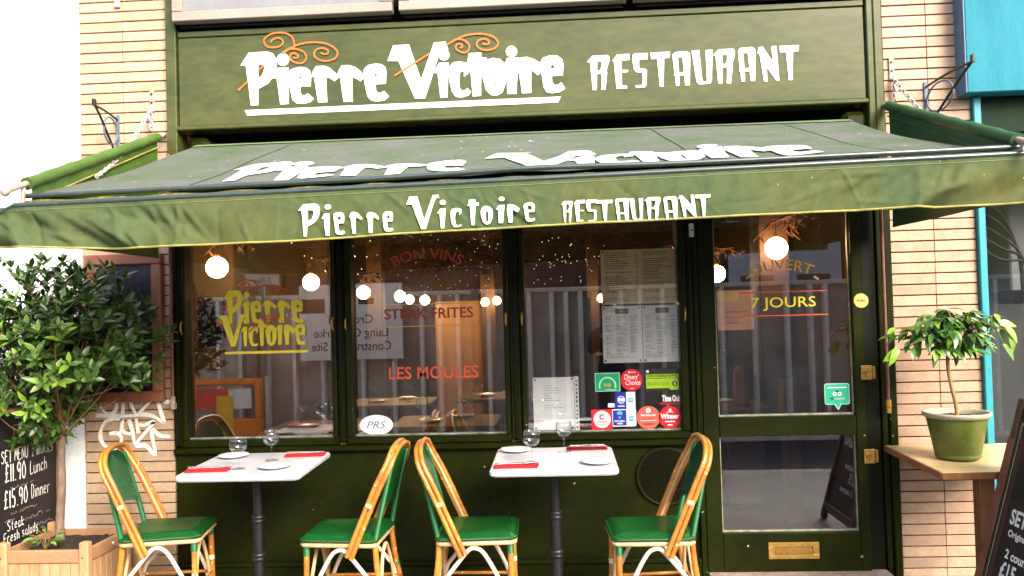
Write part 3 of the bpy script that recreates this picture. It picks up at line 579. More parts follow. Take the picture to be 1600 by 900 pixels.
b = MB(); b.box(1.780, 1.813, -.012, .09, -.12, 2.30, .005); b.box(1.816, 1.858, -.030, .09, -.12, 2.30, .006); part('end_post', b, PAINT)
b = MB(); b.box(.79, 1.776, -.12, .06, -.12, -.0125, .006); part('threshold', b, STONE)
b = MB(); x0, x1, z0, z1 = 1.124, 1.402, .060, .152
b.box(x0, x1, -.036, -.0282, z0, z0+.024, .002); b.box(x0, x1, -.036, -.0282, z1-.024, z1, .002); b.box(x0, x0+.034, -.036, -.0282, z0+.0242, z1-.0242, .002); b.box(x1-.034, x1, -.036, -.0282, z0+.0242, z1-.0242, .002)
lb = part('letterbox', b, BRASS, door, 'brass letterbox low on the door')
b = MB(); b.box(x0+.036, x1-.036, -.0325, -.0283, z0+.026, z1-.026, .002); part('letterbox_flap', b, M('dark_brass', (.42, .22, .05), .35, metal=.6, fine=.2), door)
for z in (1.084, .620):
    b = MB(); b.box(1.664, 1.724, -.038, -.0282, z-.040, z+.040, .003); b.tube([(1.69, -.046, z+.006), (1.69, -.0382, z+.006)], .014, 12); b.box(1.727, 1.742, -.036, -.0, z-.034, z+.034, .002)
    part('brass_lock', b, BRASS, door)
    b = MB(); ring(b, 1.69, z+.006, .006, .010, wall_fn(-.0466), n=12); rect(b, 1.687, 1.693, z-.024, z-.004, wall_fn(-.0386)); part('keyhole', b, BRASSP, door)
s = MB(); s.lathe([(.041, 0), (.041, .004), (.036, .006)], 28); o = part('push_plate', s, M('yellow_push_plate', (.80, .50, .12), .4, fine=.05), door, 'round yellow PUSH plate'); o.rotation_euler = (pi/2, 0, 0); o.location = (1.679, -.0282, 1.483)
s = MB(); text(s, 'PUSH', 1.679, 1.476, .016, wall_fn(-.0347), w=.046, bold=.03); rect(s, 1.648, 1.651, 1.482, 1.485, wall_fn(-.0347)); rect(s, 1.707, 1.710, 1.482, 1.485, wall_fn(-.0347)); part('push_lettering', s, BLK, door)
# door lettering
def fd(x, z): return (x, .0085, z)
gl = MB(); text(gl, 'OUVERT', 1.262, 1.672, .062, fd, w=.33, arc=.36, bold=.005); gl.ribbon([(1.440, 1.628), (1.465, 1.612)], .012, fd); gl.ribbon([(1.062, 1.628), (1.085, 1.640)], .012, fd); part('open_lettering', gl, GOLD2, door)
gl = MB(); text(gl, '7 JOURS', 1.265, 1.460, .060, fd, w=.36, bold=.005); part('days_lettering', gl, GOLD, door)
gl = MB(); rect(gl, 1.02, 1.51, 1.544, 1.550, fd); rect(gl, 1.03, 1.51, 1.410, 1.416, fd); part('red_rule', gl, REDL, door)
s = MB(); F1 = wall_fn(.0085); F2 = wall_fn(.0070); F3 = wall_fn(.0055)
rrect(s, 1.474, 1.612, .905, 1.024, .012, F1); s.add([F1(1.525, .9055), F1(1.548, .873), F1(1.566, .9055)], [(0, 1, 2)]); part('speech_bubble_sticker', s, SPALE, door, 'mint speech bubble sticker on the door glass')
s = MB(); rrect(s, 1.479, 1.607, .910, 1.019, .010, F2); s.add([F2(1.532, .9105), F2(1.548, .883), F2(1.560, .9105)], [(0, 1, 2)]); part('sticker_face', s, SMINT, door)
s = MB(); rect(s, 1.488, 1.598, .997, 1.004, F3); ring(s, 1.530, .965, .005, .012, F3, n=16); ring(s, 1.556, .965, .005, .012, F3, n=16); text(s, 'tripadvisor', 1.556, .934, .012, F3, w=.06); part('sticker_print', s, SWHITE, door)
s = MB(); s.add([F3(1.530, .976), F3(1.556, .976), F3(1.543, .987)], [(0, 1, 2)]); disc(s, 1.543, .966, .005, .005, F3); rect(s, 1.505, 1.522, .934, .944, F3); part('sticker_owl', s, BLK, door)
# vertical guide rods, round vent, sensor
for x, z0 in ((-2.247, 1.02), (1.797, .915)):
    r_ = MB(); r_.tube([(x, -.060, z0), (x, -.060, 2.45)], .0095, 10); rod = part('guide_rod', r_, COPPER)
    r_ = MB(); r_.tube([(x, -.060, z0-.02), (x, -.060, z0+.02)], .015, 10); r_.box(x-.012, x+.012, -.07, -.03, z0-.055, z0-.02, .004); part('rod_foot', r_, BRASS if x > 0 else RUST, rod)
vx, vz, vr = .573, .522, .168
v = MB(); v.lathe([(vr-.018, .0), (vr-.018, .012), (vr-.008, .018), (vr, .010), (vr, 0)], 44); o = part('round_vent', v, MESHV, label='round mesh vent below the right window'); o.rotation_euler = (pi/2, 0, 0); o.location = (vx, .004, vz)
v = MB(); v.lathe([(vr-.016, 0), (vr-.016, .003)], 32); o2 = part('vent_cavity', v, VOID, o); o2.location = (0, 0, .0005)
v = MB()
k = -vr
while k < vr:
    h = sqrt(max(0, (vr-.016)**2-k*k))
    if h > .01:
        v.box(-h, h, k-.0016, k+.0016, .008, .011); v.box(k-.0016, k+.0016, -h, h, .0112, .0142)
    k += .0125
part('vent_mesh', v, MESHV, o, kind='stuff')
s = MB(); s.box(.742, .766, -.07, -.035, 1.868, 1.945, .004); part('door_sensor', s, PLASTW)
s = MB(); disc(s, .754, 1.905, .006, .006, wall_fn(-.0706), 12); part('sensor_lens', s, BLK)

# ================================================================== AWNING
aw = thing('awning', 'faded green canvas awning with white restaurant name over the shopfront', 'awning', (0, 0, 0))
def sm(a, b, x): t = max(0, min(1, (x-a)/(b-a))); return t*t*(3-2*t)
def can(u, v):
    xl = -2.07+(-2.318+2.07)*v; xr = 1.635+(1.905-1.635)*v
    sag = .010*sin(pi*v)*(1+.5*sin(u*23)) + .035*sin(pi*v)*sm(.86, 1, u) + .010*sin(pi*v)*(1-sm(0, .08, u))
    sag += .004*sin(u*61+v*5)*v + .004*sin(u*37-v*9+2*sin(u*11))*sin(pi*v)
    return Vector((xl+(xr-xl)*u, -.08-1.17*v, 2.487+(2.045+.052*u-2.487)*v - sag))
m_ = MB(); m_.grid(110, 16, can); obj('canopy', m_, CANVAS, aw)
# canopy seams
CSEAM = M('canvas_seam', (.085, .10, .075), .8)
for u in (.16, .43, .705, .90):
    m_ = MB(); m_.grid(1, 16, lambda a, b, u=u: can(u-.0014+.0028*a, b)+Vector((0, -.0015, .004))); obj('canopy_seam', m_, CSEAM, aw)
m_ = MB(); m_.grid(110, 1, lambda u, v: can(u, .0+.035*v)+Vector((0, -.002, .005))); obj('canopy_hem', m_, M('mossy_hem', (.10, .16, .055), .8, fine=.2), aw)
def on_can(x, y):
    v = (-.08-y)/1.17; xl = -2.07-.248*v; xr = 1.635+.27*v; return can((x-xl)/(xr-xl), v)+Vector((0, -.002, .005))
m_ = MB()
a = remap(PI_, *span(PI_), -1560, -395, -1165, -720); b_ = remap(VI_, *span(VI_), -330, 1150, -1195, -735)
def dense(gl):
    out = []
    for n, ls in gl:
        q = []
        for l in ls:
            r = []
            for i in range(len(l)):
                p0, p1 = l[i], l[(i+1) % len(l)]; k = max(1, int(abs(p1[0]-p0[0])/30)+int(abs(p1[1]-p0[1])/30))
                r += [(p0[0]+(p1[0]-p0[0])*j/k, p0[1]+(p1[1]-p0[1])*j/k) for j in range(k)]
            q.append(r)
        out.append((n, q))
    return out
put(m_, dense(a)+dense(b_), lambda x, y, e: on_can(x, y)+Vector((0, 0, e)))
obj('canopy_lettering', m_, M('faded_white_lettering', (.60, .60, .57), .7, col2=(.48, .49, .45), scale=6, fine=.12, chips=((.2, .22, .17), 40, .70)), aw)
# front bars
def upbar(u): return Vector((-2.318+4.222*u, -1.262, 2.047+.052*u+.012*math.exp(-((u-.53)/.10)**2)))
m_ = MB(); m_.tube([upbar(i/60) for i in range(61)], .012, 8); obj('upper_front_bar', m_, BARM, aw)
def lobar(u): return Vector((-2.335+4.32*u, -1.315, 1.998+.066*u))
m_ = MB(); m_.tube([lobar(i/30) for i in range(31)], .013, 8); obj('lower_front_bar', m_, BARM, aw)
m_ = MB(); m_.grid(80, 3, lambda u, v: (-2.33+4.26*u, -1.258-.058*v, 2.038+.052*u-(.040-.012*u)*v-.012+.004*sin(u*90+v*3)))
obj('gutter_fold', m_, M('dirty_fold', (.035, .04, .018), .9, col2=(.20, .17, .03), scale=22, fine=.4), aw)
m_ = MB(); m_.tube([(-2.335, -1.315, 1.998), (-2.40, -1.325, 1.965)], .010, 8); obj('bar_end', m_, BARM, aw)
m_ = MB(); m_.tube([(1.985, -1.315, 2.064), (2.02, -1.325, 2.03)], .010, 8); obj('bar_end', m_, BARM, aw)
def vzt(x): return 1.990+.0155*(x+2.39)
ZB = [(-2.42, 1.822), (-1.84, 1.797), (-1.06, 1.806), (-.62, 1.821), (.13, 1.838), (1.08, 1.853), (1.98, 1.862)]
def vzb(x):
    for (a0, z0), (a1, z1) in zip(ZB, ZB[1:]):
        if x <= a1: return z0+(z1-z0)*(x-a0)/(a1-a0)
    return ZB[-1][1]
_cr = random.Random(12); CREASES = []
for k in range(95):
    cx = _cr.uniform(-2.38, 1.95); end = max(sm(-1.1, -1.9, cx), sm(.9, 1.6, cx))
    an = (_cr.uniform(.35, 1.25) if cx < 0 else pi-_cr.uniform(.35, 1.25)) if _cr.random() < .75 else _cr.uniform(0, pi)
    CREASES.append((cx, _cr.uniform(.15, 1.0), cos(an), sin(an), _cr.uniform(.05, .16)*(1+.8*end), _cr.uniform(.005, .011)*(1+.9*end), _cr.uniform(.0025, .0055)*(1+1.6*end)*_cr.choice((1, 1, -1))))
def crease(x, t):
    s_ = 0; zz = -t*.185
    for cx, ct, ca, sa, ln, wd, am in CREASES:
        dx, dz = x-cx, zz+ct*.185
        if abs(dx) < .3:
            al = dx*ca-dz*sa; ac = dx*sa+dz*ca
            if abs(ac) < wd*3: s_ += am*math.exp(-(ac/wd)**2-(al/ln)**2)
    return s_*min(1, t*4)
def val(x, t):
    e = sm(-1.2, -1.9, x)+sm(1.0, 1.6, x)
    y = -1.322-.030*t
    y -= t*(.006*sin(9*x+1)+.005*sin(21*x+4*t)) + e*t*(.030*sin(11*x+5.5*t*(1 if x > 0 else -1)) + .008*sin(27*x+7*t*(1 if x > 0 else -1)))
    y -= .0045*abs(sin(31*x+6*t+2*sin(5*x)))*sin(pi*t)
    return Vector((x, y-crease(x, t), vzt(x)+(vzb(x)-vzt(x))*t))
m_ = MB(); m_.grid(560, 22, lambda u, v: val(-2.395+4.365*u, v)); obj('valance', m_, VALANCE, aw)
m_ = MB(); m_.tube([val(-2.395+4.365*i/300, 1)+Vector((0, -.001, -.002)) for i in range(301)], .0052, 6); obj('valance_piping', m_, PIPING, aw)
m_ = MB(); m_.grid(280, 1, lambda u, v: val(-2.395+4.365*u, .085+.012*v)+Vector((0, -.003, 0))); obj('valance_hem', m_, M('hem_stitch', (.12, .16, .08), .7), aw)
SRC = PV + RS
WWL = M('worn_white_lettering', (.80, .78, .70), .6, col2=(.72, .58, .36), scale=7, fine=.05)
m_ = MB(); nv = 0
for (n, x0, z0, x1, z1), g_ in zip(VB, SRC):
    if nv == len(PV): obj('valance_name_lettering', m_, WWL, aw); m_ = MB()
    nv += 1
    x0, x1, z0, z1 = [k*1.012 if k in (x0, x1) else k for k in (x0, x1, z0, z1)]
    gg = remap(thin([g_], 9 if nv <= len(PV) else 3), *span([g_]), x0, x1, z0, z1)
    put(m_, dense(gg), lambda x, z, e: (lambda t: val(x, t)+Vector((0, -.0085-e, 0)))((z-vzt(x))/(vzb(x)-vzt(x))))
obj('valance_restaurant_lettering', m_, WWL, aw)
# side arms with rolled canvas, side flaps and chains
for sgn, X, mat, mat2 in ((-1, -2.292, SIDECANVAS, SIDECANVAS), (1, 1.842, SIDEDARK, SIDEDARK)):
    A = Vector((X, -.01, 2.575)); B = Vector((X+.01*sgn, -1.42, 2.045))
    if sgn > 0: A = Vector((X, -.01, 2.585)); B = Vector((X+.05, -1.42, 2.075))
    m_ = MB(); m_.tube([A, A.lerp(B, .5), B], .013, 10); arm = obj('arm', m_, RUST, aw)
    m_ = MB(); m_.sphere(B, .022, 12, 8); obj('arm_knob', m_, RUST, arm)
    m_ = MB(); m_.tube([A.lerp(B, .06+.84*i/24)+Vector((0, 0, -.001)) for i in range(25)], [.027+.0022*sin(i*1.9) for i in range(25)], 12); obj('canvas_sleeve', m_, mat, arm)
    m_ = MB()
    def flap(u, v, A=A, B=B, X=X, sgn=sgn):
        p = A.lerp(B, .07+.81*u); zb = 1.88 if sgn > 0 else 1.84
        zb = zb + (.0 if u > 0 else 0)
        return Vector((p.x-.004*sgn+.006*sin(9*u+4*v)*v, p.y, (p.z-.02)*(1-v)+zb*v))
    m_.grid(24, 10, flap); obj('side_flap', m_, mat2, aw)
    m_ = MB(); m_.tube([A.lerp(B, .07+.85*i/12)+Vector((-.012*sgn, 0, -.055-.03*i/12)) for i in range(13)], .0045, 6); obj('flap_seam', m_, PIPING if sgn < 0 else SIDEDARK, aw)
    # bracket from arm to front bar
    m_ = MB(); m_.tube([B+Vector((0, .12, .04)), B+Vector((0, .11, -.05))], .010, 8); obj('arm_clamp', m_, RUST, arm)
    # wall plate and chain
    px = -2.366 if sgn < 0 else 1.905; pz = 2.80
    m_ = MB(); m_.box(px-.014, px+.014, -.010, -.0015, pz-.085, pz+.045, .002); pl = obj('chain_plate', m_, RUST, aw)
    for bz in (pz+.02, pz-.03): m_ = MB(); m_.tube([(px, -.016, bz), (px, -.0102, bz)], .006, 8); obj('bolt', m_, IRON, pl)
    P0 = Vector((px+.004*sgn, -.02, pz-.075)); P1 = Vector((-2.262, -.80, 2.20)) if sgn < 0 else Vector((1.885, -.86, 2.21))
    n = 30; m_ = MB()
    def link(c, t, roll, L=.021, r=.0042):
        t = t.normalized(); a_ = Vector((0, 0, 1)).cross(t).normalized(); b2 = t.cross(a_); s_ = a_*cos(roll)+b2*sin(roll)
        m_.tube([c+t*(L*cos(q))+s_*(.010*sin(q)) for q in [2*pi*i/8 for i in range(8)]], r, 5, closed=True)
    for i in range(n):
        f = (i+.5)/n; c = P0.lerp(P1, f)+Vector((0, 0, -.05*sin(pi*f))); link(c, (P1-P0)+Vector((0, 0, -.16*cos(pi*f))), (i % 2)*pi/2)
    for i in range(5): link(P0+Vector((.006*(i % 2), -.006, -.01-.024*i)), Vector((.1, 0, -1)), (i % 2)*pi/2)
    obj('chain', m_, CHAINM, aw)

# ================================================================== IRON BRACKETS
def iron_bracket(x, z, reach, dx, label):
    t = thing('hanging_bracket', label, 'bracket', (x, 0, z), group='wrought iron hanging basket brackets')
    m_ = MB(); m_.box(-.011, .011, -.010, -.0015, -.11, .115, .002); obj('wall_strap', m_, BLUEIRON, t)
    tip = Vector((dx, -reach, .10))
    m_ = MB(); m_.tube(smooth_path([Vector((0, -.012, .085)), Vector((dx*.45, -reach*.5, .10)), tip], 5), .0065, 6); obj('top_arm', m_, IRON, t)
    m_ = MB(); m_.tube(smooth_path([Vector((0, -.012, -.14)), Vector((dx*.25, -reach*.30, -.075)), Vector((dx*.75, -reach*.75, .045)), tip], 5), .0075, 6); obj('curved_strut', m_, IRON, t)
    m_ = MB(); m_.tube([Vector((dx*.30, -.012-reach*.30, .0))+Vector((dx*.29*cos(a), -reach*.29*cos(a), .078*sin(a))) for a in [2*pi*i/22 for i in range(22)]], .0055, 6, closed=True); obj('scroll_ring', m_, BLUEIRON, t)
    m_ = MB(); m_.box(tip.x-.008, tip.x+.008, tip.y-.02, tip.y+.006, tip.z-.006, tip.z+.034, .002); obj('tip_hook', m_, IRON, t)
    return t
iron_bracket(-2.577, 2.59, .30, .03, 'black iron basket bracket on the cream brick pier, above the left awning arm')
iron_bracket(2.088, 2.585, .44, .045, 'black iron basket bracket on the peach brick pier, in front of the turquoise box')

# ================================================================== NOTICE CASE ON LEFT PIER
t = thing('menu_case', 'reddish wooden menu case with dark board, half hidden behind the bay tree', 'notice board', (-2.543, 0, 1.44))
m_ = MB(); x0, x1, z0, z1, f_ = -.231, .231, -.43, .436, .062
m_.box(x0, x1, -.05, -.002, z1-f_, z1, .006); m_.box(x0, x1, -.05, -.002, z0, z0+f_, .006); m_.box(x0, x0+f_, -.049, -.002, z0+f_+.001, z1-f_-.001, .006); m_.box(x1-f_, x1, -.049, -.002, z0+f_+.001, z1-f_-.001, .006)
obj('frame', m_, MAHOG, t)
m_ = MB(); m_.box(x0+f_-.004, x1-f_+.004, -.022, -.003, z0+f_-.004, z1-f_+.004); obj('board', m_, PURPLE, t)
m_ = MB(); m_.box(x0+f_, x1-f_, -.032, -.029, z0+f_, z1-f_); obj('pane', m_, glassy('case_glass', (.95, .95, .96), .035, .4), t)

# ================================================================== TURQUOISE SHOP NEXT DOOR
ns = thing('neighbouring_shop', 'turquoise shopfront with dark glass at the right edge', 'shopfront', (2.3, 0, 0))
m_ = MB(); m_.box(-.036, 4, -.115, .3, 2.605, 4.4, .004); obj('fascia_box', m_, TURQ, ns)
m_ = MB(); m_.box(-.042, -.0365, -.112, .3, 2.607, 4.4); obj('box_end_panel', m_, BLUES, ns)
m_ = MB(); m_.box(.034, .074, -.03, .12, -.12, 2.6, .004); obj('corner_post', m_, TURQS, ns)
m_ = MB(); m_.box(.0745, 4, .0, .10, 2.24, 2.6); m_.box(.0745, 4, -.012, -.001, 2.40, 2.42); obj('soffit_panel', m_, DKGREEN, ns)
m_ = MB(); m_.box(.0745, 4, .0, .10, 2.12, 2.238, .004); obj('transom', m_, M('olive_transom', (.10, .10, .06), .6), ns)
m_ = MB(); m_.box(.0745, 4, .04, .046, .60, 2.118); obj('pane', m_, GLASS, ns)
m_ = MB(); m_.box(.0745, 4, .0, .10, -.12, .598, .004); obj('stall_riser', m_, BLK, ns)
m_ = MB(); m_.box(.08, 4, .75, .8, .0, 2.4); m_.box(.08, 4, .1, .75, -.1, .0); m_.box(.08, 4, .12, .75, 2.3, 2.36); obj('room_shell', m_, DKGREY, ns)
m_ = MB(); m_.box(.10, .22, .30, .60, 1.45, 1.95, .01); m_.box(.42, .60, .4, .7, 1.5, 2.1, .01); obj('grey_cabinet', m_, MIDGREY, ns)
m_ = MB()
for k in range(5):
    m_.tube(smooth_path([(.05+.01*k, .10+.02*k, 2.05-.06*k), (.25, .18, 1.98-.07*k), (.36+.012*k, .2, 1.75-.02*k), (.38+.014*k, .2, 1.45)], 5), .008, 6)
obj('cable_bundle', m_, CABLE, ns)
m_ = MB(); m_.box(.30, .52, .14, .34, 1.44, 1.52, .01); obj('shelf_box', m_, CABLE, ns)
m_ = MB(); rect(m_, .305, .52, 1.395, 1.66, wall_fn(.036)); obj('window_notice', m_, PAPER, ns)

# ================================================================== CHAIRS
def make_chair(label):
    t = thing('bistro_chair', label, 'chair', (0, 0, 0), group='green and orange rattan bistro chairs at the two tables')
    # seat: rounded cushion-like woven slab
    m_ = MB()
    def seat(u, v, top):
        x = -.19+.38*u; y = (-.195+.02*u)*(1-v)+(.195-.02*u)*v
        d = min(u, 1-u, v, 1-v)/.12; e = 1-max(0, 1-d)**2
        return (x, y, (.452+.024*e-.010*(1-abs(2*u-1))*(1-abs(2*v-1))) if top else .445)
    m_.grid(16, 16, lambda u, v: seat(u, v, True)); m_.grid(4, 4, lambda u, v: seat(1-u, v, False), False)
    st_ = obj('seat', m_, SEATG, t)
    ed = [(-.192, -.197), (.190, -.177), (.190, .177), (-.192, .197)]
    m_ = MB(); pts = []
    for i in range(4):
        a, b = Vector((*ed[i], .448)), Vector((*ed[(i+1) % 4], .448)); pts += [a.lerp(b, .05+.1*k) for k in range(10)]
    m_.tube(pts, .0095, 8, closed=True); obj('seat_edging', m_, SEATG, st_)
    # cane rail under the seat
    m_ = MB(); pts = []
    for i in range(4):
        a, b = Vector((ed[i][0]*.97, ed[i][1]*.97, .425)), Vector((ed[(i+1) % 4][0]*.97, ed[(i+1) % 4][1]*.97, .425)); pts += [a.lerp(b, .04+.23*k) for k in range(5)]
    m_.tube(pts, .0115, 8, closed=True); obj('seat_rail', m_, RATTANP, t)
    # bent hoop: three canes side by side sweeping from below the seat over the top of the back
    key = [(-.062, -.212, .372), (-.150, -.212, .575), (-.213, -.208, .715), (-.258, -.190, .805), (-.276, -.140, .866), (-.281, -.065, .888), (-.282, 0, .891)]
    full = key+[(x, -y, z) for x, y, z in key[-2::-1]]
    path = [Vector(p) for p in smooth_path(full, 6)]
    for k, (off, mt) in enumerate(((-.016, RATTAN), (.0, RATTAN), (.0, RATTANP))):
        m_ = MB(); q = []
        for i, p in enumerate(path):
            s_ = abs(i/(len(path)-1)*2-1)
            if k < 2: q.append(p+Vector((.011 if k else -.011, 0, .006 if k else -.006))*(1.0))
            else: q.append(p+Vector((.0, .0105*(1 if p.y < 0 else -1)*min(1, abs(p.y)/.12), -.011*(1-min(1, abs(p.y)/.16)))))
        m_.tube(q, .0118 if k < 2 else .008, 8); obj('bent_hoop' if k < 2 else 'hoop_trim', m_, mt, t)
    for sg in (-1, 1):
        m_ = MB(); m_.tube([(-.181, .214*sg, .614), (-.153, .214*sg, .626)], .0150, 8); obj('hoop_binding', m_, RATTANP, t)
    for i in (7, 16, 25, 47, 56, 65):
        if i < len(path)-1:
            m_ = MB(); d_ = (path[i+1]-path[i]).normalized()
            for off in (-.011, .011): m_.tube([path[i]+Vector((off, 0, off*.55))-d_*.004, path[i]+Vector((off, 0, off*.55))+d_*.004], .0130, 8)
            obj('cane_node', m_, M('cane_node_tone', (.50, .20, .035), .4, fine=.2), t, kind='stuff')
    # woven back between two green bound uprights
    up = lambda s, sg: Vector((-.183-.086*s-.010*s*s, (.172-.02*s)*sg, .445+.395*s))
    for sg in (-1, 1):
        m_ = MB(); m_.tube([up(i/8, sg) for i in range(9)], [.0145-.003*i/8 for i in range(9)], 8); obj('back_upright', m_, WRAP, t)
    m_ = MB()
    def back(u, v):
        z = .565+.297*v; s = (z-.445)/.395; half = .171-.013*s
        if v > .55: half *= sqrt(max(0, 1-((v-.55)/.50)**2))*1.0
        y = (2*u-1)*half; zz = z-.05*(1-(2*u-1)**2)*-1*(1-v)*.8
        return Vector((-.183-.086*s-.010*s*s-.022*(1-(2*u-1)**2)+.004, y, zz))
    m_.grid(20, 16, back); bk = obj('woven_back', m_, WEAVE, t)
    m_ = MB()
    for k in range(19):
        u = .03+.94*k/18; m_.tube([back(u, j/12)+Vector((.004, 0, 0)) for j in range(13)], .0042, 5)
    obj('weave_strand', m_, WEAVE, bk, kind='stuff')
    # legs
    for sg in (-1, 1):
        m_ = MB(); m_.tube(smooth_path([(-.180, .168*sg, .445), (-.192, .176*sg, .30), (-.222, .186*sg, .14), (-.245, .19*sg, 0)], 4), .0145, 8); l = obj('leg', m_, RATTAN, t)
        m_ = MB(); m_.tube([(-.2235, .1865*sg, .130), (-.2305, .188*sg, .098)], .0165, 8); m_.tube([(-.2, .18*sg, .255), (-.207, .182*sg, .225)], .0152, 8); obj('leg_binding', m_, WRAP, l)
        m_ = MB(); m_.tube([(.163, .160*sg, .44), (.166, .166*sg, .2), (.168, .17*sg, 0)], .0145, 8); l = obj('leg', m_, RATTAN, t)
        m_ = MB(); m_.tube([(.163, .160*sg, .425), (.1635, .1615*sg, .372)], .0170, 8); m_.tube([(.1665, .167*sg, .13), (.167, .168*sg, .095)], .0165, 8); obj('leg_binding', m_, WRAP, l)
        m_ = MB(); m_.tube([(.1645, .163*sg, .262), (.165, .164*sg, .238)], .0158, 8); obj('cane_node', m_, RATTANW, l)
        # side arch brace
        m_ = MB(); m_.tube(smooth_path([(.148, .168*sg, .10), (.132, .172*sg, .19), (.085, .176*sg, .29), (.035, .178*sg, .375), (.0, .18*sg, .400), (-.035, .18*sg, .395), (-.085, .180*sg, .34), (-.15, .182*sg, .26), (-.19, .182*sg, .205), (-.208, .184*sg, .10)], 4), .0105, 8); obj('arch_brace', m_, RATTANW, t)
        xx = .158 if sg > 0 else -.195
        m_ = MB(); m_.tube(smooth_path([(xx, -.150, .12), (xx, -.12, .22), (xx*.97, -.06, .34), (xx*.97, 0, .385), (xx*.97, .06, .34), (xx, .12, .22), (xx, .150, .12)], 4), .0095, 8); obj('arch_brace', m_, RATTANP, t)
    m_ = MB(); q = []
    for i, (a, b) in enumerate((((-.225, -.180), (.166, -.160)), ((.166, -.160), (.166, .160)), ((.166, .160), (-.225, .180)), ((-.225, .180), (-.225, -.180)))):
        q += [Vector((*a, .175)).lerp(Vector((*b, .175)), .03+.235*k) for k in range(5)]
    m_.tube(q, .009, 6, closed=True); obj('stretcher', m_, RATTAN, t)
    return t
ch = make_chair('rattan chair in front of the graffiti and wooden planter, back to the left edge')
def zat(y): return pave_z(y)+.004
ch.location = (-2.06, -.505, zat(-.505)); ch.rotation_euler = (0, 0, radians(9))
dup(ch, (-1.10, -.575, zat(-.575)), pi+radians(-2), 'rattan chair facing left to the table under the yellow lettering')
dup(ch, (-.435, -.565, zat(-.565)), radians(1), 'rattan chair facing right, back to back with the chair of the other table')
dup(ch, (.405, -.61, zat(-.61)), pi+radians(3), 'rattan chair in front of the round vent, beside the door')

# ================================================================== TABLES
TILT = radians(1.05)
def make_table(label, x0, x1):
    cx, cy = (x0+x1)/2, -.565
    t = thing('bistro_table', label, 'table', (cx, cy, pave_z(cy)+.003), group='white marble bistro tables on black iron pedestals')
    hx, hy = (x1-x0)/2, .288
    m_ = MB()
    def slab(ax, ay, z, r=.03, n=5):
        out = []
        for ccx, ccy, a0 in ((ax-r, ay-r, 0), (-ax+r, ay-r, pi/2), (-ax+r, -ay+r, pi), (ax-r, -ay+r, 1.5*pi)):
            out += [(ccx+r*cos(a0+pi/2*i/n), ccy+r*sin(a0+pi/2*i/n), z) for i in range(n+1)]
        return out
    L = [slab(hx-.006, hy-.006, -.030), slab(hx, hy, -.022), slab(hx, hy, -.007), slab(hx-.006, hy-.006, 0)]
    n = len(L[0]); vs = [p for l in L for p in l]
    fs = [(i*n+k, i*n+(k+1) % n, (i+1)*n+(k+1) % n, (i+1)*n+k) for i in range(3) for k in range(n)]+[tuple(range(n))[::-1], tuple(3*n+k for k in range(n))]
    m_.add(vs, fs); o = obj('tabletop', m_, MARBLE, t); zt = .738-(pave_z(cy)+.003)
    o.location = (0, 0, zt); o.rotation_euler = (TILT, 0, 0)
    m_ = MB(); m_.box(-.22, .22, -.02, .02, zt-.055, zt-.035, .004); m_.box(-.02, .02, -.2, .2, zt-.056, zt-.036, .004); obj('top_bracket', m_, IRON, t)
    m_ = MB()
    m_.lathe([(.045, .02), (.045, .03), (.030, .06), (.030, .07)], 20)
    for z0, z1 in ((.09, .30), (.345, .50)): m_.lathe([(.026, z0), (.0265, z1)], 24, rib=.09, ribn=24)
    for zc in (.08, .322, .515): m_.lathe([(.024, zc-.022), (.033, zc-.016), (.034, zc-.006), (.028, zc), (.034, zc+.006), (.033, zc+.016), (.024, zc+.022)], 20)
    m_.lathe([(.024, .535), (.024, zt-.06)], 16); obj('column', m_, IRON, t)
    for k in range(4):
        a = pi/4+k*pi/2; m_ = MB(); m_.tube(smooth_path([(0.03*cos(a), .03*sin(a), .05), (.14*cos(a), .14*sin(a), .035), (.24*cos(a), .24*sin(a), .012)], 4), [.02]*4+[.016]*4+[.013], 8, flat=.6); obj('foot', m_, IRON, t)
    return t
make_table('marble table below the yellow lettered window', -1.875, -1.262)
make_table('marble table below the window with menus and stickers', -.352, .258)
def tz(y): return .738+(y+.565)*math.tan(TILT)+.0012
ROTT = (TILT, 0, 0)
# wine glasses
def glass_mesh():
    m_ = MB(); m_.lathe([(.0345, .0), (.0345, .0015), (.012, .004), (.0045, .009), (.0036, .03), (.0036, .068), (.008, .076), (.026, .084), (.039, .098), (.0435, .117), (.0415, .138), (.037, .156), (.0362, .156), (.0405, .138), (.0422, .117), (.0378, .099), (.024, .0865), (.0001, .080)], 26)
    me = m_.mesh('wine_glass'); me.materials.append(WGLASS); return me
GM = glass_mesh()
def put_on(me, name, x, y, label, cat, group, rz=0):
    o = obj(name, me, None, None, None, None, (x, y, tz(y)), (TILT, 0, rz)); tag(o, label, cat, group); return o
g_ = 'empty stemmed wine glasses on the tables'
put_on(GM, 'wine_glass', -1.612, -.70, 'empty wine glass on the front of the table under the yellow lettering', 'wine glass', g_)
put_on(GM, 'wine_glass', -1.515, -.50, 'empty wine glass nearest the window on the left table', 'wine glass', g_)
put_on(GM, 'wine_glass', -.155, -.66, 'empty wine glass beside the red napkin at the left of the right table', 'wine glass', g_)
put_on(GM, 'wine_glass', .006, -.41, 'empty wine glass before the white paper notice on the right table', 'wine glass', g_)
m_ = MB(); m_.lathe([(.045, 0), (.047, .003), (.060, .008), (.078, .0125), (.080, .0135), (.079, .0155), (.060, .0115), (.046, .0065), (.0001, .005)], 40)
PM = m_.mesh('plate'); PM.materials.append(CHINA); g_ = 'small white plates on the tables'
put_on(PM, 'plate', -1.760, -.395, 'white plate behind the front glass on the left table', 'plate', g_)
put_on(PM, 'plate', -1.432, -.69, 'white plate at the front of the left table', 'plate', g_)
put_on(PM, 'plate', -.250, -.38, 'white plate at the back left corner of the right table', 'plate', g_)
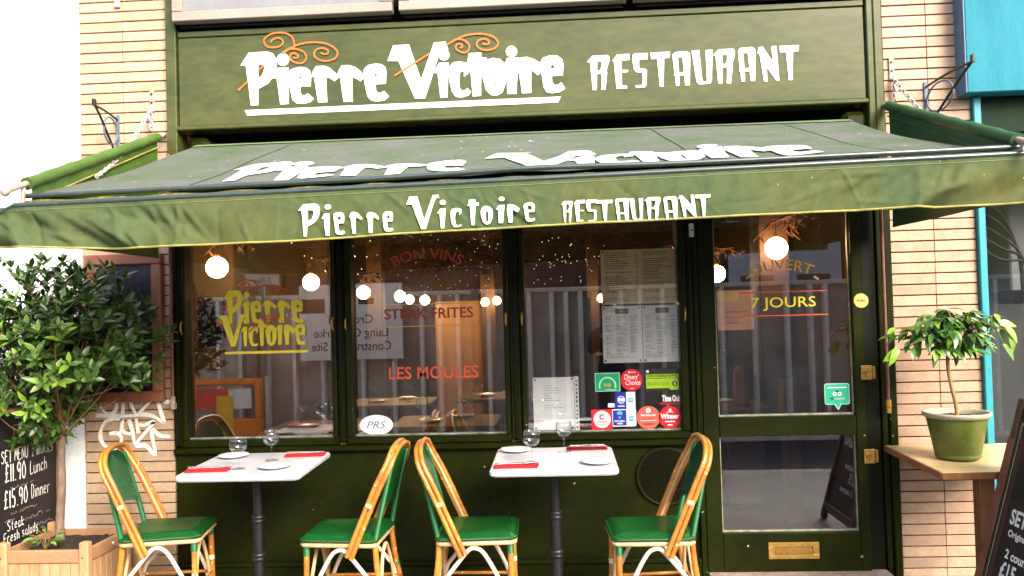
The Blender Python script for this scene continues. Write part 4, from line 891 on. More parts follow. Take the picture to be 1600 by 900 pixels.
put_on(PM, 'plate', .165, -.715, 'white plate at the front of the right table', 'plate', g_)
# napkins, folded in three, with fork and knife on them
m_ = MB()
for k in range(3):
    def fold(u, v, k=k): return (-.105+.21*u+.004*k, -.036+.072*v*(1-.12*k)+.003*k, .0015+.0042*k+.0022*sin(5*u+k)+.0014*sin(9*v+2*k))
    m_.grid(12, 4, fold)
    m_.grid(12, 1, lambda u, v, k=k: (fold(u, 0)[0], fold(u, 0)[1], fold(u, 0)[2]-.0042*v))
NM = m_.mesh('napkin'); NM.materials.append(NAPKIN)
fk = MB(); fk.tube([(-.09, 0, 0), (-.02, 0, .002), (.03, 0, .001)], [.0035, .0025, .003], 6, flat=.5)
fk.tube([(.03, 0, .001), (.045, 0, .001)], [.003, .0085], 6, flat=.3)
for k in range(4): fk.tube([(.045, -.0066+.0044*k, .001), (.09, -.006+.004*k, .003)], .0013, 5)
FM = fk.mesh('fork'); FM.materials.append(STEEL)
kn = MB(); kn.tube([(-.10, 0, 0), (-.015, 0, 0)], [.0048, .004], 6, flat=.6); kn.box(-.015, .10, -.006, .004, -.0008, .0008)
KM = kn.mesh('knife'); KM.materials.append(STEEL)
def setting(x, y, rz, where):
    n = put_on(NM, 'napkin', x, y, 'folded red napkin '+where, 'napkin', 'folded red napkins on the tables', rz)
    for me, nm, dy, r in ((FM, 'fork', -.012, .10), (KM, 'knife', .014, -.03)):
        o = put_on(me, nm, x+dy*-sin(rz), y+dy*cos(rz), ('steel '+nm+' lying on the red napkin ')+where, nm, 'cutlery laid on the napkins', rz+r); o.location.z += .0175
setting(-1.755, -.735, radians(5), 'at the front left of the left table')
setting(-1.375, -.385, radians(4), 'at the window side of the left table')
setting(-.232, -.765, radians(2), 'at the front left of the right table')
setting(.128, -.345, radians(-178), 'at the window side of the right table')

# ================================================================== SIDE TABLE AND POTTED TREE
st = thing('side_table', 'wooden shelf table on a thick red post, carrying the potted plant', 'table', (2.08, -.36, -.055), rot=(0, 0, 0))
m_ = MB(); m_.box(-.295, .36, -.345, .345, -.034, 0, .004); top = obj('tabletop', m_, TOPWOOD, st); top.location = (0, 0, .725); top.rotation_euler = (radians(1.2), 0, 0)
m_ = MB(); m_.box(-.296, .361, -.352, -.3455, -.035, -.001, .002); e_ = obj('front_lipping', m_, REDWOOD, top); 
m_ = MB(); m_.box(-.301, -.2955, -.345, .345, -.035, -.001, .002); obj('side_lipping', m_, MAHOG, top)
m_ = MB(); m_.box(-.037, .037, -.037, .037, 0, .687, .005); o = obj('post', m_, REDWOOD, st); o.location = (-.035, -.20, 0)
m_ = MB(); m_.box(-.24, .24, -.24, .24, 0, .03, .005); o = obj('base_plate', m_, IRON, st); o.location = (-.035, -.12, .001)

PX, PY, PZ = 2.002, -.40, .676
pp = thing('potted_plant', 'small glossy-leaved tree in a ribbed green pot on the wooden side table', 'potted plant', (PX, PY, PZ))
m_ = MB(); m_.lathe([(.100, .0), (.104, .005), (.108, .018), (.104, .022), (.108, .026), (.142, .205)], 96, rib=.006, ribn=96); obj('pot', m_, POT, pp)
m_ = MB(); m_.lathe([(.138, .203), (.152, .206), (.160, .222), (.158, .232), (.148, .232), (.140, .212), (.136, .19)], 48); obj('pot_rim', m_, POTRIM, pp)
m_ = MB(); m_.grid(14, 14, lambda u, v: (lambda a, r: (r*cos(a), r*sin(a), .203+.006*sin(a*5+r*60)+.01*(1-r/.139)))(2*pi*u, .0001+.1385*v)); obj('soil', m_, SOIL, pp)
trk = [Vector(p) for p in smooth_path([(.005, 0, .19), (.0, 0, .27), (-.02, .0, .37), (-.03, .005, .48), (-.02, .0, .60), (.0, 0, .67)], 4)]
m_ = MB(); m_.tube(trk, [.0105-.003*i/(len(trk)-1) for i in range(len(trk))], 10); tr = obj('trunk', m_, TANBARK, pp)
def leaf_mesh(L, W, fold=.25, curl=.25, n=5):
    vs = []; 
    for i in range(n+1):
        s = i/n; w_ = W/2*(sin(pi*min(1, s**.85))**.9 if 0 < s < 1 else 0.0008); z = -curl*L*s*s
        vs += [(L*s, -w_, z+fold*w_), (L*s, 0, z), (L*s, w_, z+fold*w_)]
    fs = []
    for i in range(n):
        a = 3*i; fs += [(a, a+3, a+4, a+1), (a+1, a+4, a+5, a+2)]
    return vs, fs
def leaf_data(name, mat, L, W, **k):
    vs, fs = leaf_mesh(L, W, **k); mb = MB(); mb.add(vs, fs, True); me = mb.mesh(name); me.materials.append(mat); return me
def orient(o, p, d, rollv):
    x = d.normalized(); z = (rollv - x*rollv.dot(x)); z = z.normalized() if z.length > 1e-4 else Vector((0, 0, 1)); y = z.cross(x)
    m = Matrix((x, y, z)).transposed().to_4x4(); m.translation = p
    if o is None: return m
    o.matrix_local = m
rl = random.Random(21)
FL = [leaf_data('leaf', FICUS, .066, .027, curl=.35), leaf_data('leaf', FICUS, .084, .031, curl=.5), leaf_data('leaf', FICUSY, .080, .033, curl=.4)]
br = MB()
tips = [(-.30, -.02, .575), (-.27, .06, .62), (-.20, -.08, .64), (-.13, .04, .68), (-.06, -.08, .66), (.0, .08, .70), (.07, -.06, .695), (.13, .05, .70), (.19, -.05, .68), (.25, .03, .67), (.215, -.08, .60), (-.16, -.06, .56), (-.05, -.12, .58), (.06, -.13, .585), (.14, -.06, .575), (-.10, .10, .60), (.10, .12, .60), (-.22, .02, .545), (.03, 0, .64), (-.03, .02, .62), (-.12, -.07, .50), (.05, -.09, .50), (.15, -.04, .51), (-.03, -.08, .485), (-.22, -.03, .51), (.0, .08, .52), (.20, .04, .56)]
for tp in tips:
    T_ = Vector(tp)+Vector((0, 0, .045)); B_ = trk[-1-rl.randint(0, 7)]; mid = B_.lerp(T_, .5)+Vector((0, 0, .03)); P_ = smooth_path([B_, mid, T_], 4)
    br.tube(P_, [.005-.0028*i/(len(P_)-1) for i in range(len(P_))], 5)
    n = 20 if abs(tp[0]) < .2 else 12
    for k in range(n):
        f = .35+.65*(k+.5)/n; p = B_.lerp(T_, f)+Vector((0, 0, .03*sin(pi*f))); a = rl.uniform(0, 2*pi)
        out = (T_-B_); out.z = 0; out = out.normalized()
        d = out*rl.uniform(.1, .9)+Vector((cos(a), sin(a), 0))*.8+Vector((0, 0, rl.uniform(-1.0, .3)))
        o = obj('leaf', rl.choice(FL[:2]+FL[:2]+FL[2:] if tp[0] < .15 else FL), None, pp); orient(o, p, d, Vector((rl.uniform(-.3, .3), rl.uniform(-.6, .2), 1)))
        s = rl.uniform(.75, 1.1); o.scale = (s, s, s)
for k, (x, y, z, dx, dz) in enumerate(((.235, -.04, .66, .5, -.5), (.25, -.05, .62, .25, -.8), (.21, -.06, .575, .55, -.6), (.215, .0, .675, .9, .0), (-.30, -.03, .57, -.2, -.9), (-.28, -.03, .56, -.7, -.5))):
    o = obj('leaf', FL[2], None, pp); orient(o, Vector((x, y, z)), Vector((dx, -.25, dz)), Vector((.4, -1, .5))); s = 1.25; o.scale = (s, s*1.05, s)
obj('branch', br, TWIG, pp)

# ================================================================== PLANTER AND BAY TREE
PZ0 = pave_z(-.45)+.003
pl = thing('wooden_planter', 'square slatted wooden planter of orange timber holding the bay tree', 'planter', (-2.622, -.485, PZ0))
HX, HY, PH = .212, .205, .44
for sx in (-1, 1):
    for sy in (-1, 1):
        m_ = MB(); m_.box(sx*HX-.024, sx*HX+.024, sy*HY-.022, sy*HY+.022, 0, PH, .006); po = obj('corner_post', m_, CEDAR, pl)
        m_ = MB(); m_.tube([(sx*HX-.004, sy*HY-.0235, PH-.075), (sx*HX-.004, sy*HY-.0215, PH-.075)], .004, 8); obj('screw', m_, IRON, po)
def rail(x0, x1, y0, y1, z0, z1, nm='rail'): m_ = MB(); m_.box(x0, x1, y0, y1, z0, z1, .004); return obj(nm, m_, CEDARH, pl)
for z0, z1 in ((PH-.105, PH-.040), (.04, .10)):
    rail(-HX+.0245, HX-.0245, -HY-.010, -HY+.012, z0, z1); rail(-HX+.0245, HX-.0245, HY-.012, HY+.010, z0, z1)
    rail(-HX-.012, -HX+.010, -HY+.0225, HY-.0225, z0, z1); rail(HX-.010, HX+.014, -HY+.0225, HY-.0225, z0, z1)
n = 7
for k in range(n):
    a = -HX+.025+(2*HX-.05)*k/n; b2 = a+(2*HX-.05)/n-.0022
    for y in (-HY-.002, HY-.010):
        m_ = MB(); m_.box(a, b2, y, y+.012, .03, PH-.107, .002); obj('plank', m_, CEDAR, pl)
    for x in (-HX-.006, HX-.008):
        m_ = MB(); m_.box(x, x+.014, a, b2, .03, PH-.107, .002); obj('plank', m_, CEDAR, pl)
m_ = MB(); m_.sphere((HX+.019, .02, PH-.07), .011, 12, 8); obj('coach_bolt', m_, STEEL, pl)
m_ = MB(); m_.grid(20, 20, lambda u, v: (-HX+.012+(2*HX-.024)*u, -HY+.012+(2*HY-.024)*v, PH-.075+.014*sin(17*u+3*v)*sin(13*v)+rnd.uniform(-.008, .012))); obj('soil', m_, SOIL, pl)

TX, TY = -2.745, -.36
bt = thing('bay_tree', 'bushy bay tree with glossy green leaves and bare grey trunk in the wooden planter', 'tree', (TX, TY, .30))
trk = [Vector(p) for p in smooth_path([(.0, 0, -.01), (.0, 0, .12), (.014, 0, .30), (.012, .0, .42), (.022, -.01, .53), (.03, -.02, .66), (.0, -.02, .85)], 4)]
m_ = MB(); m_.tube(trk, [.034 if i == 0 else max(.014, .0235-.008*i/(len(trk)-1)) for i in range(len(trk))], 12); obj('trunk', m_, BARK, bt)
rl = random.Random(5)
CC = Vector((.055, -.05, 1.02)); RAD = Vector((.54, .36, .52))
leaves = []; br = MB()
BL = [leaf_data('leaf', BAYLEAF, .064, .026, curl=.12), leaf_data('leaf', BAYLIGHT, .074, .029, curl=.2)]
BLD = leaf_mesh(.068, .027, curl=.15, n=3)
ntw = 950
for i in range(ntw):
    # twig tips spread over the crown volume, denser near the surface
    while True:
        d = Vector((rl.gauss(0, 1), rl.gauss(0, 1), rl.gauss(0, 1))).normalized()
        q = rl.random()**.38
        lump = 1+.16*sin(3.1*d.x+2*d.z+1)*cos(4*d.y+1.5*d.z)+rl.uniform(-.08, .10)
        p = CC+Vector((d.x*RAD.x, d.y*RAD.y, d.z*RAD.z))*q*lump
        if p.z > (.51 if p.x < .02 else .51+min(.34, (p.x-.02)*2.4)) and TY+p.y < -.03 and p.x < .60: break
    base = trk[min(len(trk)-1, 16+int(rl.random()*9))]
    dirn = (p-CC).normalized()*.75+Vector((0, 0, .45)); dirn.normalize()
    if q > .6 and i % 9 == 0:
        mid = base.lerp(p, .6)+Vector((0, 0, -.04)); P_ = smooth_path([base, mid, p-dirn*.02, p], 3); br.tube(P_, [.0042-.0030*j/(len(P_)-1) for j in range(len(P_))], 4, caps=False)
    k = rl.randint(5, 8); a0 = rl.uniform(0, 6.28)
    s1 = dirn.cross(Vector((0.3, .2, 1))).normalized(); s2 = dirn.cross(s1)
    for j in range(k):
        a = a0+j*2.4; spread = .45+.75*(j/k)
        dd = dirn*(1.1-spread*.6)+(s1*cos(a)+s2*sin(a))*spread
        pos = p-dirn*.014*(j/k*3)
        leaves.append((pos, dd.normalized(), dirn+Vector((rl.uniform(-.3, .3), rl.uniform(-.4, .1), rl.uniform(0, .4))), rl.uniform(.6, 1.2)))
leaves.sort(key=lambda l: l[0].y)
mb = MB()
for i, (p, d, up, s) in enumerate(leaves):
    if i < 300:
        o = obj('leaf', BL[0 if rl.random() < .6 else 1], None, bt); orient(o, p, d, up); o.scale = (s, s, s)
    else:
        m = orient(None, p, d, up); mb.add([m @ (Vector(v)*s) for v in BLD[0]], BLD[1], True)
obj('foliage', mb, BAYLEAF, bt, kind='stuff'); obj('branches', br, TWIG, bt)

sd_ = thing('seedling', 'low leafy seedling with yellow-green leaves growing in the planter soil', 'plant', (-2.70, -.56, .305))
m_ = MB(); rl = random.Random(3); FS = [leaf_data('leaf', FICUSY, .055, .022), leaf_data('leaf', FICUS, .06, .02)]
for k in range(7):
    a = k*.9; T_ = Vector((.085*cos(a), .03*sin(a), .06+.025*(k % 3))); m_.tube(smooth_path([Vector((0, 0, 0)), Vector((T_.x*.4, T_.y*.4, T_.z*.8)), T_], 3), .0022, 5)
    for j in range(4):
        b2 = a+rl.uniform(-1, 1); o = obj('leaf', FS[(k+j) % 2], None, sd_); orient(o, T_*(.5+.16*j), Vector((cos(b2), sin(b2)-.3, rl.uniform(-.1, .6))), Vector((0, -.4, 1))); s = rl.uniform(.6, 1); o.scale = (s, s, s)
obj('stem', m_, TWIG, sd_)

# ================================================================== CHALKBOARDS
STK = {'S': [[(.9,.85),(.6,1),(.2,.9),(.15,.7),(.5,.52),(.85,.35),(.75,.08),(.4,0),(.05,.12)]], 'E': [[(.85,1),(.15,1),(.1,0),(.85,.02)], [(.12,.52),(.7,.54)]], 'T': [[(0,.98),(1,1)], [(.52,1),(.48,0)]],
 'M': [[(.05,0),(.15,1),(.5,.35),(.85,1),(.98,0)]], 'N': [[(.1,0),(.15,1),(.85,.02),(.9,1)]], 'U': [[(.1,1),(.12,.2),(.5,0),(.85,.25),(.9,1)]], 'C': [[(.9,.85),(.5,1),(.12,.6),(.2,.1),(.6,0),(.92,.18)]],
 'O': [[(.5,1),(.1,.7),(.1,.25),(.5,0),(.9,.3),(.88,.75),(.5,1)]], 'R': [[(.12,0),(.15,1),(.7,.98),(.82,.75),(.6,.52),(.15,.48)], [(.45,.5),(.9,0)]],
 '2': [[(.1,.8),(.4,1),(.8,.85),(.7,.5),(.08,.03),(.9,.06)]], '1': [[(.5,1),(.48,0)]], '9': [[(.85,.7),(.5,.48),(.15,.7),(.4,1),(.8,.9),(.85,.6),(.7,0)]], '0': [[(.5,1),(.12,.6),(.2,.1),(.6,0),(.88,.45),(.5,1)]],
 '5': [[(.85,1),(.3,1),(.22,.58),(.6,.6),(.85,.32),(.6,0),(.12,.08)]], '.': [[(.45,0),(.55,.06)]], '£': [[(.9,.85),(.6,1),(.38,.8),(.4,.2),(.1,.02),(.95,.06)], [(.1,.5),(.75,.52)]],
 'L': [[(.2,1),(.15,.02),(.9,.05)]], 'D': [[(.15,1),(.15,0),(.6,.05),(.92,.5),(.6,.95),(.02,1)]], 'u': [[(.1,.6),(.15,.1),(.5,0),(.82,.2),(.85,.6)], [(.85,.3),(.92,0)]], 'n': [[(.12,.6),(.12,0)], [(.12,.4),(.5,.62),(.82,.45),(.85,0)]],
 'c': [[(.85,.5),(.5,.62),(.15,.35),(.3,.02),(.85,.1)]], 'h': [[(.15,1),(.12,0)], [(.12,.35),(.5,.6),(.82,.4),(.85,0)]], 'i': [[(.5,.6),(.48,0)], [(.5,.82),(.55,.86)]], 'e': [[(.15,.32),(.85,.38),(.6,.62),(.2,.45),(.2,.1),(.8,.06)]],
 'r': [[(.2,.6),(.2,0)], [(.2,.4),(.5,.6),(.85,.55)]], 't': [[(.5,.9),(.48,.1),(.8,.02)], [(.15,.62),(.85,.64)]], 'a': [[(.8,.55),(.4,.6),(.15,.3),(.35,.02),(.75,.2),(.8,.58),(.85,0)]], 'k': [[(.15,1),(.15,0)], [(.8,.6),(.18,.3),(.85,0)]],
 's': [[(.8,.55),(.4,.62),(.25,.42),(.75,.2),(.6,0),(.15,.06)]], 'F': [[(.15,0),(.15,1),(.9,1)], [(.15,.52),(.7,.54)]], 'l': [[(.5,1),(.48,.05),(.65,0)]], 'd': [[(.85,1),(.82,0)], [(.8,.5),(.4,.6),(.15,.3),(.4,0),(.8,.15)]], 'm': [[(.05,.6),(.05,0)], [(.05,.4),(.3,.6),(.5,.4),(.5,0)], [(.5,.4),(.75,.6),(.95,.4),(.95,0)]]}
def hand(mb, body, x, z, h, cw, fn, th, jit=.03, slope=0):
    r = random.Random(len(body)*7+int(h*1e4)); x0 = x
    for c in body:
        wd = cw*(.45 if c in '1.il' else .6 if c == ' ' else 1)
        if c in STK:
            dz = r.uniform(-jit, jit)*h
            for l in STK[c]:
                p = [(x+px*wd*.84, z+dz+pz*h+slope*(x-x0)) for px, pz in l]; p = smooth_path(p, 3) if len(p) > 2 else p
                mb.ribbon(p, [th*(.75+.5*r.random()) for _ in p], fn)
        x += wd
def scribble(mb, x, z, L, h, fn, th, seed):
    r = random.Random(seed); p = []; k = 0
    while k < L:
        if r.random() < .15 and len(p) > 3: mb.ribbon(p, th, fn); p = []; k += h*.9
        p.append((x+k, z+r.uniform(0, h))); k += h*.35
    if len(p) > 1: mb.ribbon(p, th, fn)
# left board stands at right angles to the wall, facing right
lb_ = thing('chalkboard', 'black chalkboard with set menu prices, behind the bay tree at the left edge', 'chalkboard', (-2.885, -.16, -.052))
BH, BW = 1.075, .70
m_ = MB(); m_.box(-.022, -.002, -BW, 0, .0, BH-.004); obj('board', m_, SLATE, lb_)
m_ = MB(); m_.box(-.026, .006, -BW-.02, .012, BH-.003, BH+.016, .003); m_.box(-.026, .006, .0005, .012, 0, BH-.004, .003); m_.box(-.026, .006, -BW-.02, -BW-.0005, 0, BH-.004, .003); obj('frame', m_, CEDARH, lb_)
fb = lambda s, z: (.0012, -BW+s, z+.052)
for body, x, z, h, cw, th in (('SET MENU', .23, .768, .060, .029, .0055), ('2 COURSES', .478, .766, .045, .022, .0045), ('£11.90', .255, .665, .090, .041, .0075), ('Lunch', .46, .672, .070, .031, .0055),
                              ('£15.90', .245, .530, .090, .041, .0075), ('Dinner', .468, .540, .072, .031, .0055), ('Steak', .27, .415, .05, .028, .005), ('Fresh salads', .24, .355, .05, .026, .005)):
    m_ = MB(); hand(m_, body, x, z, h, cw, fb, th); obj('chalk_line', m_, CHALK, lb_)

m_ = MB(); scribble(m_, .30, .622, .22, .016, fb, .003, 1); scribble(m_, .30, .488, .22, .016, fb, .003, 2); scribble(m_, .40, .430, .24, .026, fb, .003, 3); scribble(m_, .46, .375, .2, .024, fb, .003, 4); scribble(m_, .25, .455, .1, .02, fb, .003, 6); obj('small_writing', m_, CHALKF, lb_)
m_ = MB()
for x0, x1, z0, z1 in ((.33, .52, .828, .830), (.33, .52, .952, .954), (.33, .332, .83, .952), (.518, .52, .83, .952)): rect(m_, x0, x1, z0, z1, fb)
obj('logo_border', m_, GOLD2, lb_)
m_ = MB(); put(m_, remap(PI_, *span(PI_), 365, 480, 905, 940), lambda x, z, e: fb(x, z)); put(m_, remap(VI_, *span(VI_), 358, 490, 868, 905), lambda x, z, e: (fb(x, z)[0]+.0006, fb(x, z)[1], fb(x, z)[2])); scribble(m_, .37, .842, .12, .006, fb, .002, 9); obj('logo_lettering', m_, M('cream_logo', (.70, .56, .30), .7), lb_)

# right A-board, standing at right angles to the wall, leaning away
ab = thing('menu_a_board', 'dark wooden A-board with white set menu writing and deco border at the right edge', 'A-board', (1.842, -.735, -.07))
AL, AH = .62, 1.12; lean = math.atan(.282)
ROT = (0, lean, 0)
def arot(o): o.rotation_euler = ROT; return o
m_ = MB(); m_.box(0, .022, -AL+.05, -.05, .06, AH-.05); bd = arot(obj('panel', m_, SLATE, ab))
m_ = MB(); m_.box(-.012, .028, -.048, 0, 0, AH, .004); m_.box(-.012, .028, -AL, -AL+.048, 0, AH, .004); m_.box(-.011, .027, -AL+.0485, -.0485, AH-.05, AH-.001, .004); m_.box(-.011, .027, -AL+.0485, -.0485, .07, .12, .004)
arot(obj('frame', m_, M('dark_stained_frame', (.10, .035, .022), .4, col2=(.03, .012, .01), scale=9, fine=.3, stretch=(4, 4, .7)), ab))
m_ = MB(); m_.box(-.016, -.0125, -.060, -.002, .0, .93, .003); arot(obj('edge_strip', m_, M('worn_red_edge', (.20, .065, .045), .5, fine=.3), ab))
fa = lambda s, z: (-.0022, -s, z)
m_ = MB(); rect(m_, .050, .064, .13, AH-.10, fa); arot(obj('green_border', m_, M('border_green', (.04, .10, .02), .5), ab))
m_ = MB(); rect(m_, .066, .071, .13, AH-.11, fa); rect(m_, .0715, AL-.06, AH-.116, AH-.111, fa); arot(obj('cream_line', m_, M('border_cream', (.62, .58, .28), .5), ab))
m_ = MB()
for s in (.084, .096, .108):
    rect(m_, s, s+.003, .13, AH-.16-(s-.084)*1.5, fa)
for s, z0 in ((.0885, AH-.20), (.1005, AH-.22)): rect(m_, s, s+.05, z0, z0+.003, fa); rect(m_, s+.05, s+.053, z0-.05, z0, fa)
arot(obj('deco_border', m_, M('border_mauve', (.22, .09, .085), .6), ab))
def atext(b, s0, z, h, w_): m_ = MB(); text(m_, b, s0+w_/2, z, h, fa, w=w_, bold=.03); arot(obj('menu_line', m_, CHALK, ab))
atext('SET MENU', .150, .560, .068, .38); atext('Original', .160, .505, .030, .15); atext('2 courses', .175, .410, .040, .23); atext('£15', .165, .325, .068, .12); atext('3 courses', .160, .250, .042, .24)

m_ = MB(); m_.box(0, .02, -AL+.03, -.03, .0, AH-.02); bk = obj('rear_leaf', m_, SLATE, ab); bk.location = (.62, 0, 0); bk.rotation_euler = (0, -lean, 0)

# ================================================================== MENUS IN THE WINDOW
def sheet(name, x0, x1, z0, z1, mat, label, y=.034):
    t = thing(name, label, 'menu', ((x0+x1)/2, y, (z0+z1)/2), group='printed menus hung inside the right window')
    hx, hz = (x1-x0)/2, (z1-z0)/2; m_ = MB(); m_.box(-hx, hx, 0, .003, -hz, hz); obj('sheet', m_, mat, t)
    c = MB()
    for sx in (-1, 1):
        for sz in (-1, 1): c.tube([(sx*(hx-.012), -.003, sz*(hz-.012)), (sx*(hx-.012), .0, sz*(hz-.012))], .006, 8)
    obj('corner_fixing', c, IRON, t); return t, hx, hz
def lines(t, x0, x1, z0, z1, dz, mat, seed, th=.0042, right=True, p0=.45):
    r = random.Random(seed); m_ = MB(); z = z1; f = wall_fn(-.0008)
    while z > z0:
        if r.random() < .86:
            x = x0; L = x0+(x1-x0)*r.uniform(p0, .85)
            while x < L: w_ = min(r.uniform(.012, .04), L-x); rect(m_, x, x+w_, z, z+th, f); x += w_+.004
            if right: rect(m_, x1-.012, x1, z, z+th, f)
        z -= dz
    return obj('small_print', m_, mat, t)
t, hx, hz = sheet('food_menu', .246, .697, 1.502, 1.815, CREAMP, 'cream two-column menu at the top of the right window')
lines(t, -hx+.02, -.015, -hz+.05, hz-.02, .0125, BROWNP, 11); lines(t, .015, hx-.018, -hz+.05, hz-.02, .0125, BROWNP, 12)
lines(t, -hx+.02, -.015, -hz+.015, -hz+.03, .0125, BROWNP, 13); lines(t, .015, hx-.018, -hz+.015, -hz+.03, .0125, BROWNP, 14)
for k, (x0, x1, side) in enumerate(((.246, .470, 'left-hand'), (.474, .702, 'right-hand'))):
    t, hx, hz = sheet('wine_list', x0, x1, 1.166, 1.491, PAPER, side+' white menu sheet below the cream menu')
    m_ = MB(); rect(m_, -.038, .038, hz-.045, hz-.015, wall_fn(-.0008)); pl_ = obj('name_plate', m_, M('brown_plate', (.10, .075, .04), .5), t)
    m_ = MB(); text(m_, 'Pierre Victoire', 0, hz-.034, .010, wall_fn(-.0016), w=.066); obj('plate_lettering', m_, M('plate_gold', (.55, .42, .2), .5), t)
    for a, b in ((-hx+.015, -.04), (-.035, .04), (.045, hx-.015)): lines(t, a, b, -hz+.05, hz-.06, .0085, GREYP, 20+k*5+int(a*100), .003, False, .3)
    lines(t, -hx+.015, hx-.015, -hz+.018, -hz+.045, .009, GREYP, 31+k, .003, False)
t, hx, hz = sheet('paper_notice', -.164, .072, .790, 1.092, PAPER, 'plain white paper notice at the bottom left of the right window')
lines(t, -hx+.06, hx-.03, -hz+.12, hz-.05, .014, M('pale_print', (.45, .45, .46), .6), 41, .004, False, .2)
m_ = MB(); m_.box(hx+.002, hx+.026, .001, .004, -hz-.01, hz+.004); obj('side_strip', m_, PAPER, t)
m_ = MB(); r = random.Random(4)
for k in range(12): rect(m_, hx+.009, hx+.019, -hz+.01+k*.024, -hz+.01+k*.024+r.uniform(.006, .018), wall_fn(.0002))
obj('strip_print', m_, BLK, t)

# ================================================================== RESTAURANT INTERIOR
rm = thing('dining_room', 'dim warm dining room seen through the restaurant windows', 'room', (0, 0, 0))
RX0, RX1, RY = -3.3, 2.3, 7.2
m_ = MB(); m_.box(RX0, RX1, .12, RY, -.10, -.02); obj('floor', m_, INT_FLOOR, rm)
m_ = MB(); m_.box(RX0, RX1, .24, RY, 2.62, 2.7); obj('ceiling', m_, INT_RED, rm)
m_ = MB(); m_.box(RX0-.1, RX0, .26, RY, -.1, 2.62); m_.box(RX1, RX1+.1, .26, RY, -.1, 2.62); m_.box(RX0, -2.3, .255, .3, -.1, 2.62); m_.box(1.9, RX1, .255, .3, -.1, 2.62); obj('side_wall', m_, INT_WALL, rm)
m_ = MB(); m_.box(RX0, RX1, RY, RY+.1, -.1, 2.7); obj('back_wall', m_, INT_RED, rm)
for x, y, w_ in ((-2.42, .95, .30), (-2.2, 2.7, .22), (-2.05, 4.4, .18), (-.98, 6.7, .2), (1.55, .95, .10), (1.02, 2.1, .10), (.42, 5.4, .14)):
    m_ = MB(); m_.box(x-w_/2, x+w_/2, y, y+.16, 0, 2.6, .01); obj('pillar', m_, INT_WOOD if w_ < .2 else INT_WALL, rm)
m_ = MB(); m_.box(-1.75, -.95, 6.9, 7.1, 0, 1.62, .01); dr = obj('back_door', m_, M('ochre_door', (.40, .22, .07), .6, fine=.1), rm)
m_ = MB(); m_.box(.35, 2.2, 3.6, 4.2, 0, 1.0, .02); obj('counter', m_, INT_RED, rm)
m_ = MB(); m_.box(-.15, .20, .5, .55, .75, 1.55); m_.box(.24, .75, .62, .66, .0, 1.0); obj('partition', m_, INT_RED, rm)
m_ = MB(); m_.box(1.30, 1.50, .70, .95, 1.0, 2.2, .01); m_.box(-2.3, -2.12, .4, .44, 1.3, 1.62, .01); obj('picture_board', m_, INT_RED, rm)
def lamp(x, y, z, r, label):
    t = thing('globe_lamp', label, 'lamp', (x, y, z), group='lit white globe lamps hanging in the dining room')
    m_ = MB(); m_.sphere((0, 0, 0), r, 20, 12); obj('globe', m_, LAMP, t)
    m_ = MB(); m_.lathe([(.018, r*.96), (.022, r*1.1), (.012, r*1.35)], 12); obj('lamp_cap', m_, BRASS, t)
    m_ = MB(); m_.tube([(0, 0, r*1.3), (0, 0, 2.62-z)], .003, 6); obj('cord', m_, CABLE, t)
    return t
LP = [(-2.238, .58, 1.818, .070, 'large lit globe lamp above the yellow lettering, nearest the left end'), (-2.101, 2.2, 1.765, .070, 'lit globe lamp to the upper right of the yellow lettering'),
      (-2.054, 3.9, 1.706, .070, 'lit globe lamp at the left edge of the middle window'), (-2.224, 5.5, 1.675, .060, 'dimmer globe lamp just right of the one at the middle window edge'),
      (-1.993, 5.6, 1.686, .070, 'globe lamp above the first letters of steak'), (-1.981, 6.2, 1.651, .060, 'small globe lamp left of the one above the letter A'), (-1.808, 6.4, 1.639, .065, 'rightmost small globe lamp above the word steak'),
      (-.992, 6.4, 1.59, .055, 'small globe lamp near the right edge of the middle window'), (-.848, 6.6, 1.606, .055, 'rightmost tiny globe lamp in the middle window'), (.499, 5.0, 1.584, .05, 'tiny glowing lamp at the left edge of the cream menu'),
      (1.384, .58, 1.829, .070, 'large lit globe lamp above the word ouvert in the door glass'), (1.217, 1.7, 1.716, .066, 'globe lamp at the left edge of the door glass')]
for a in LP: lamp(*a)
# dried branch garlands and fairy lights along the ceiling
r = random.Random(9); m_ = MB(); sp = MB()
def spark(p, s):
    sp.add([p+Vector(d)*s for d in ((1,0,0),(-1,0,0),(0,1,0),(0,-1,0),(0,0,1),(0,0,-1))], [(0,2,4),(2,1,4),(1,3,4),(3,0,4),(2,0,5),(1,2,5),(3,1,5),(0,3,5)])
def sprig(c, n, L, droop):
    for k in range(n):
        a = r.uniform(0, 6.28); d = Vector((cos(a), sin(a)*.6, r.uniform(-droop, .1))); q = c+d*L*r.uniform(.5, 1)
        m_.tube([c, c.lerp(q, .5)+Vector((0, 0, .03)), q], [.008, .005, .002], 4, caps=False)
        for j in range(3):
            e = c.lerp(q, .4+.3*j*.7); f_ = e+Vector((r.uniform(-.06, .06), r.uniform(-.05, .05), r.uniform(-.10, .02))); m_.add([e+Vector((0, 0, .012)), e-Vector((0, 0, .012)), f_], [(0, 1, 2)])
for x, y, z, *_ in LP[:3]+LP[10:]: sprig(Vector((x+.07, y+.06, z+.20)), 9, .22, .8)
for k in range(34):
    y = r.uniform(2.8, 5.5); sprig(Vector((r.uniform(-1.9, -.3), y, r.uniform(2.0, 2.45))), 14, .28, .8)
for k in range(16): sprig(Vector((r.uniform(.1, 1.1), r.uniform(1.4, 3.4), r.uniform(1.9, 2.4))), 12, .26, .8)
obj('dried_garland', m_, DRIED, kind='stuff'); tag(bpy.data.objects['dried_garland'], 'dark dried branch garlands hanging under the dining room ceiling', 'garland', kind='stuff')
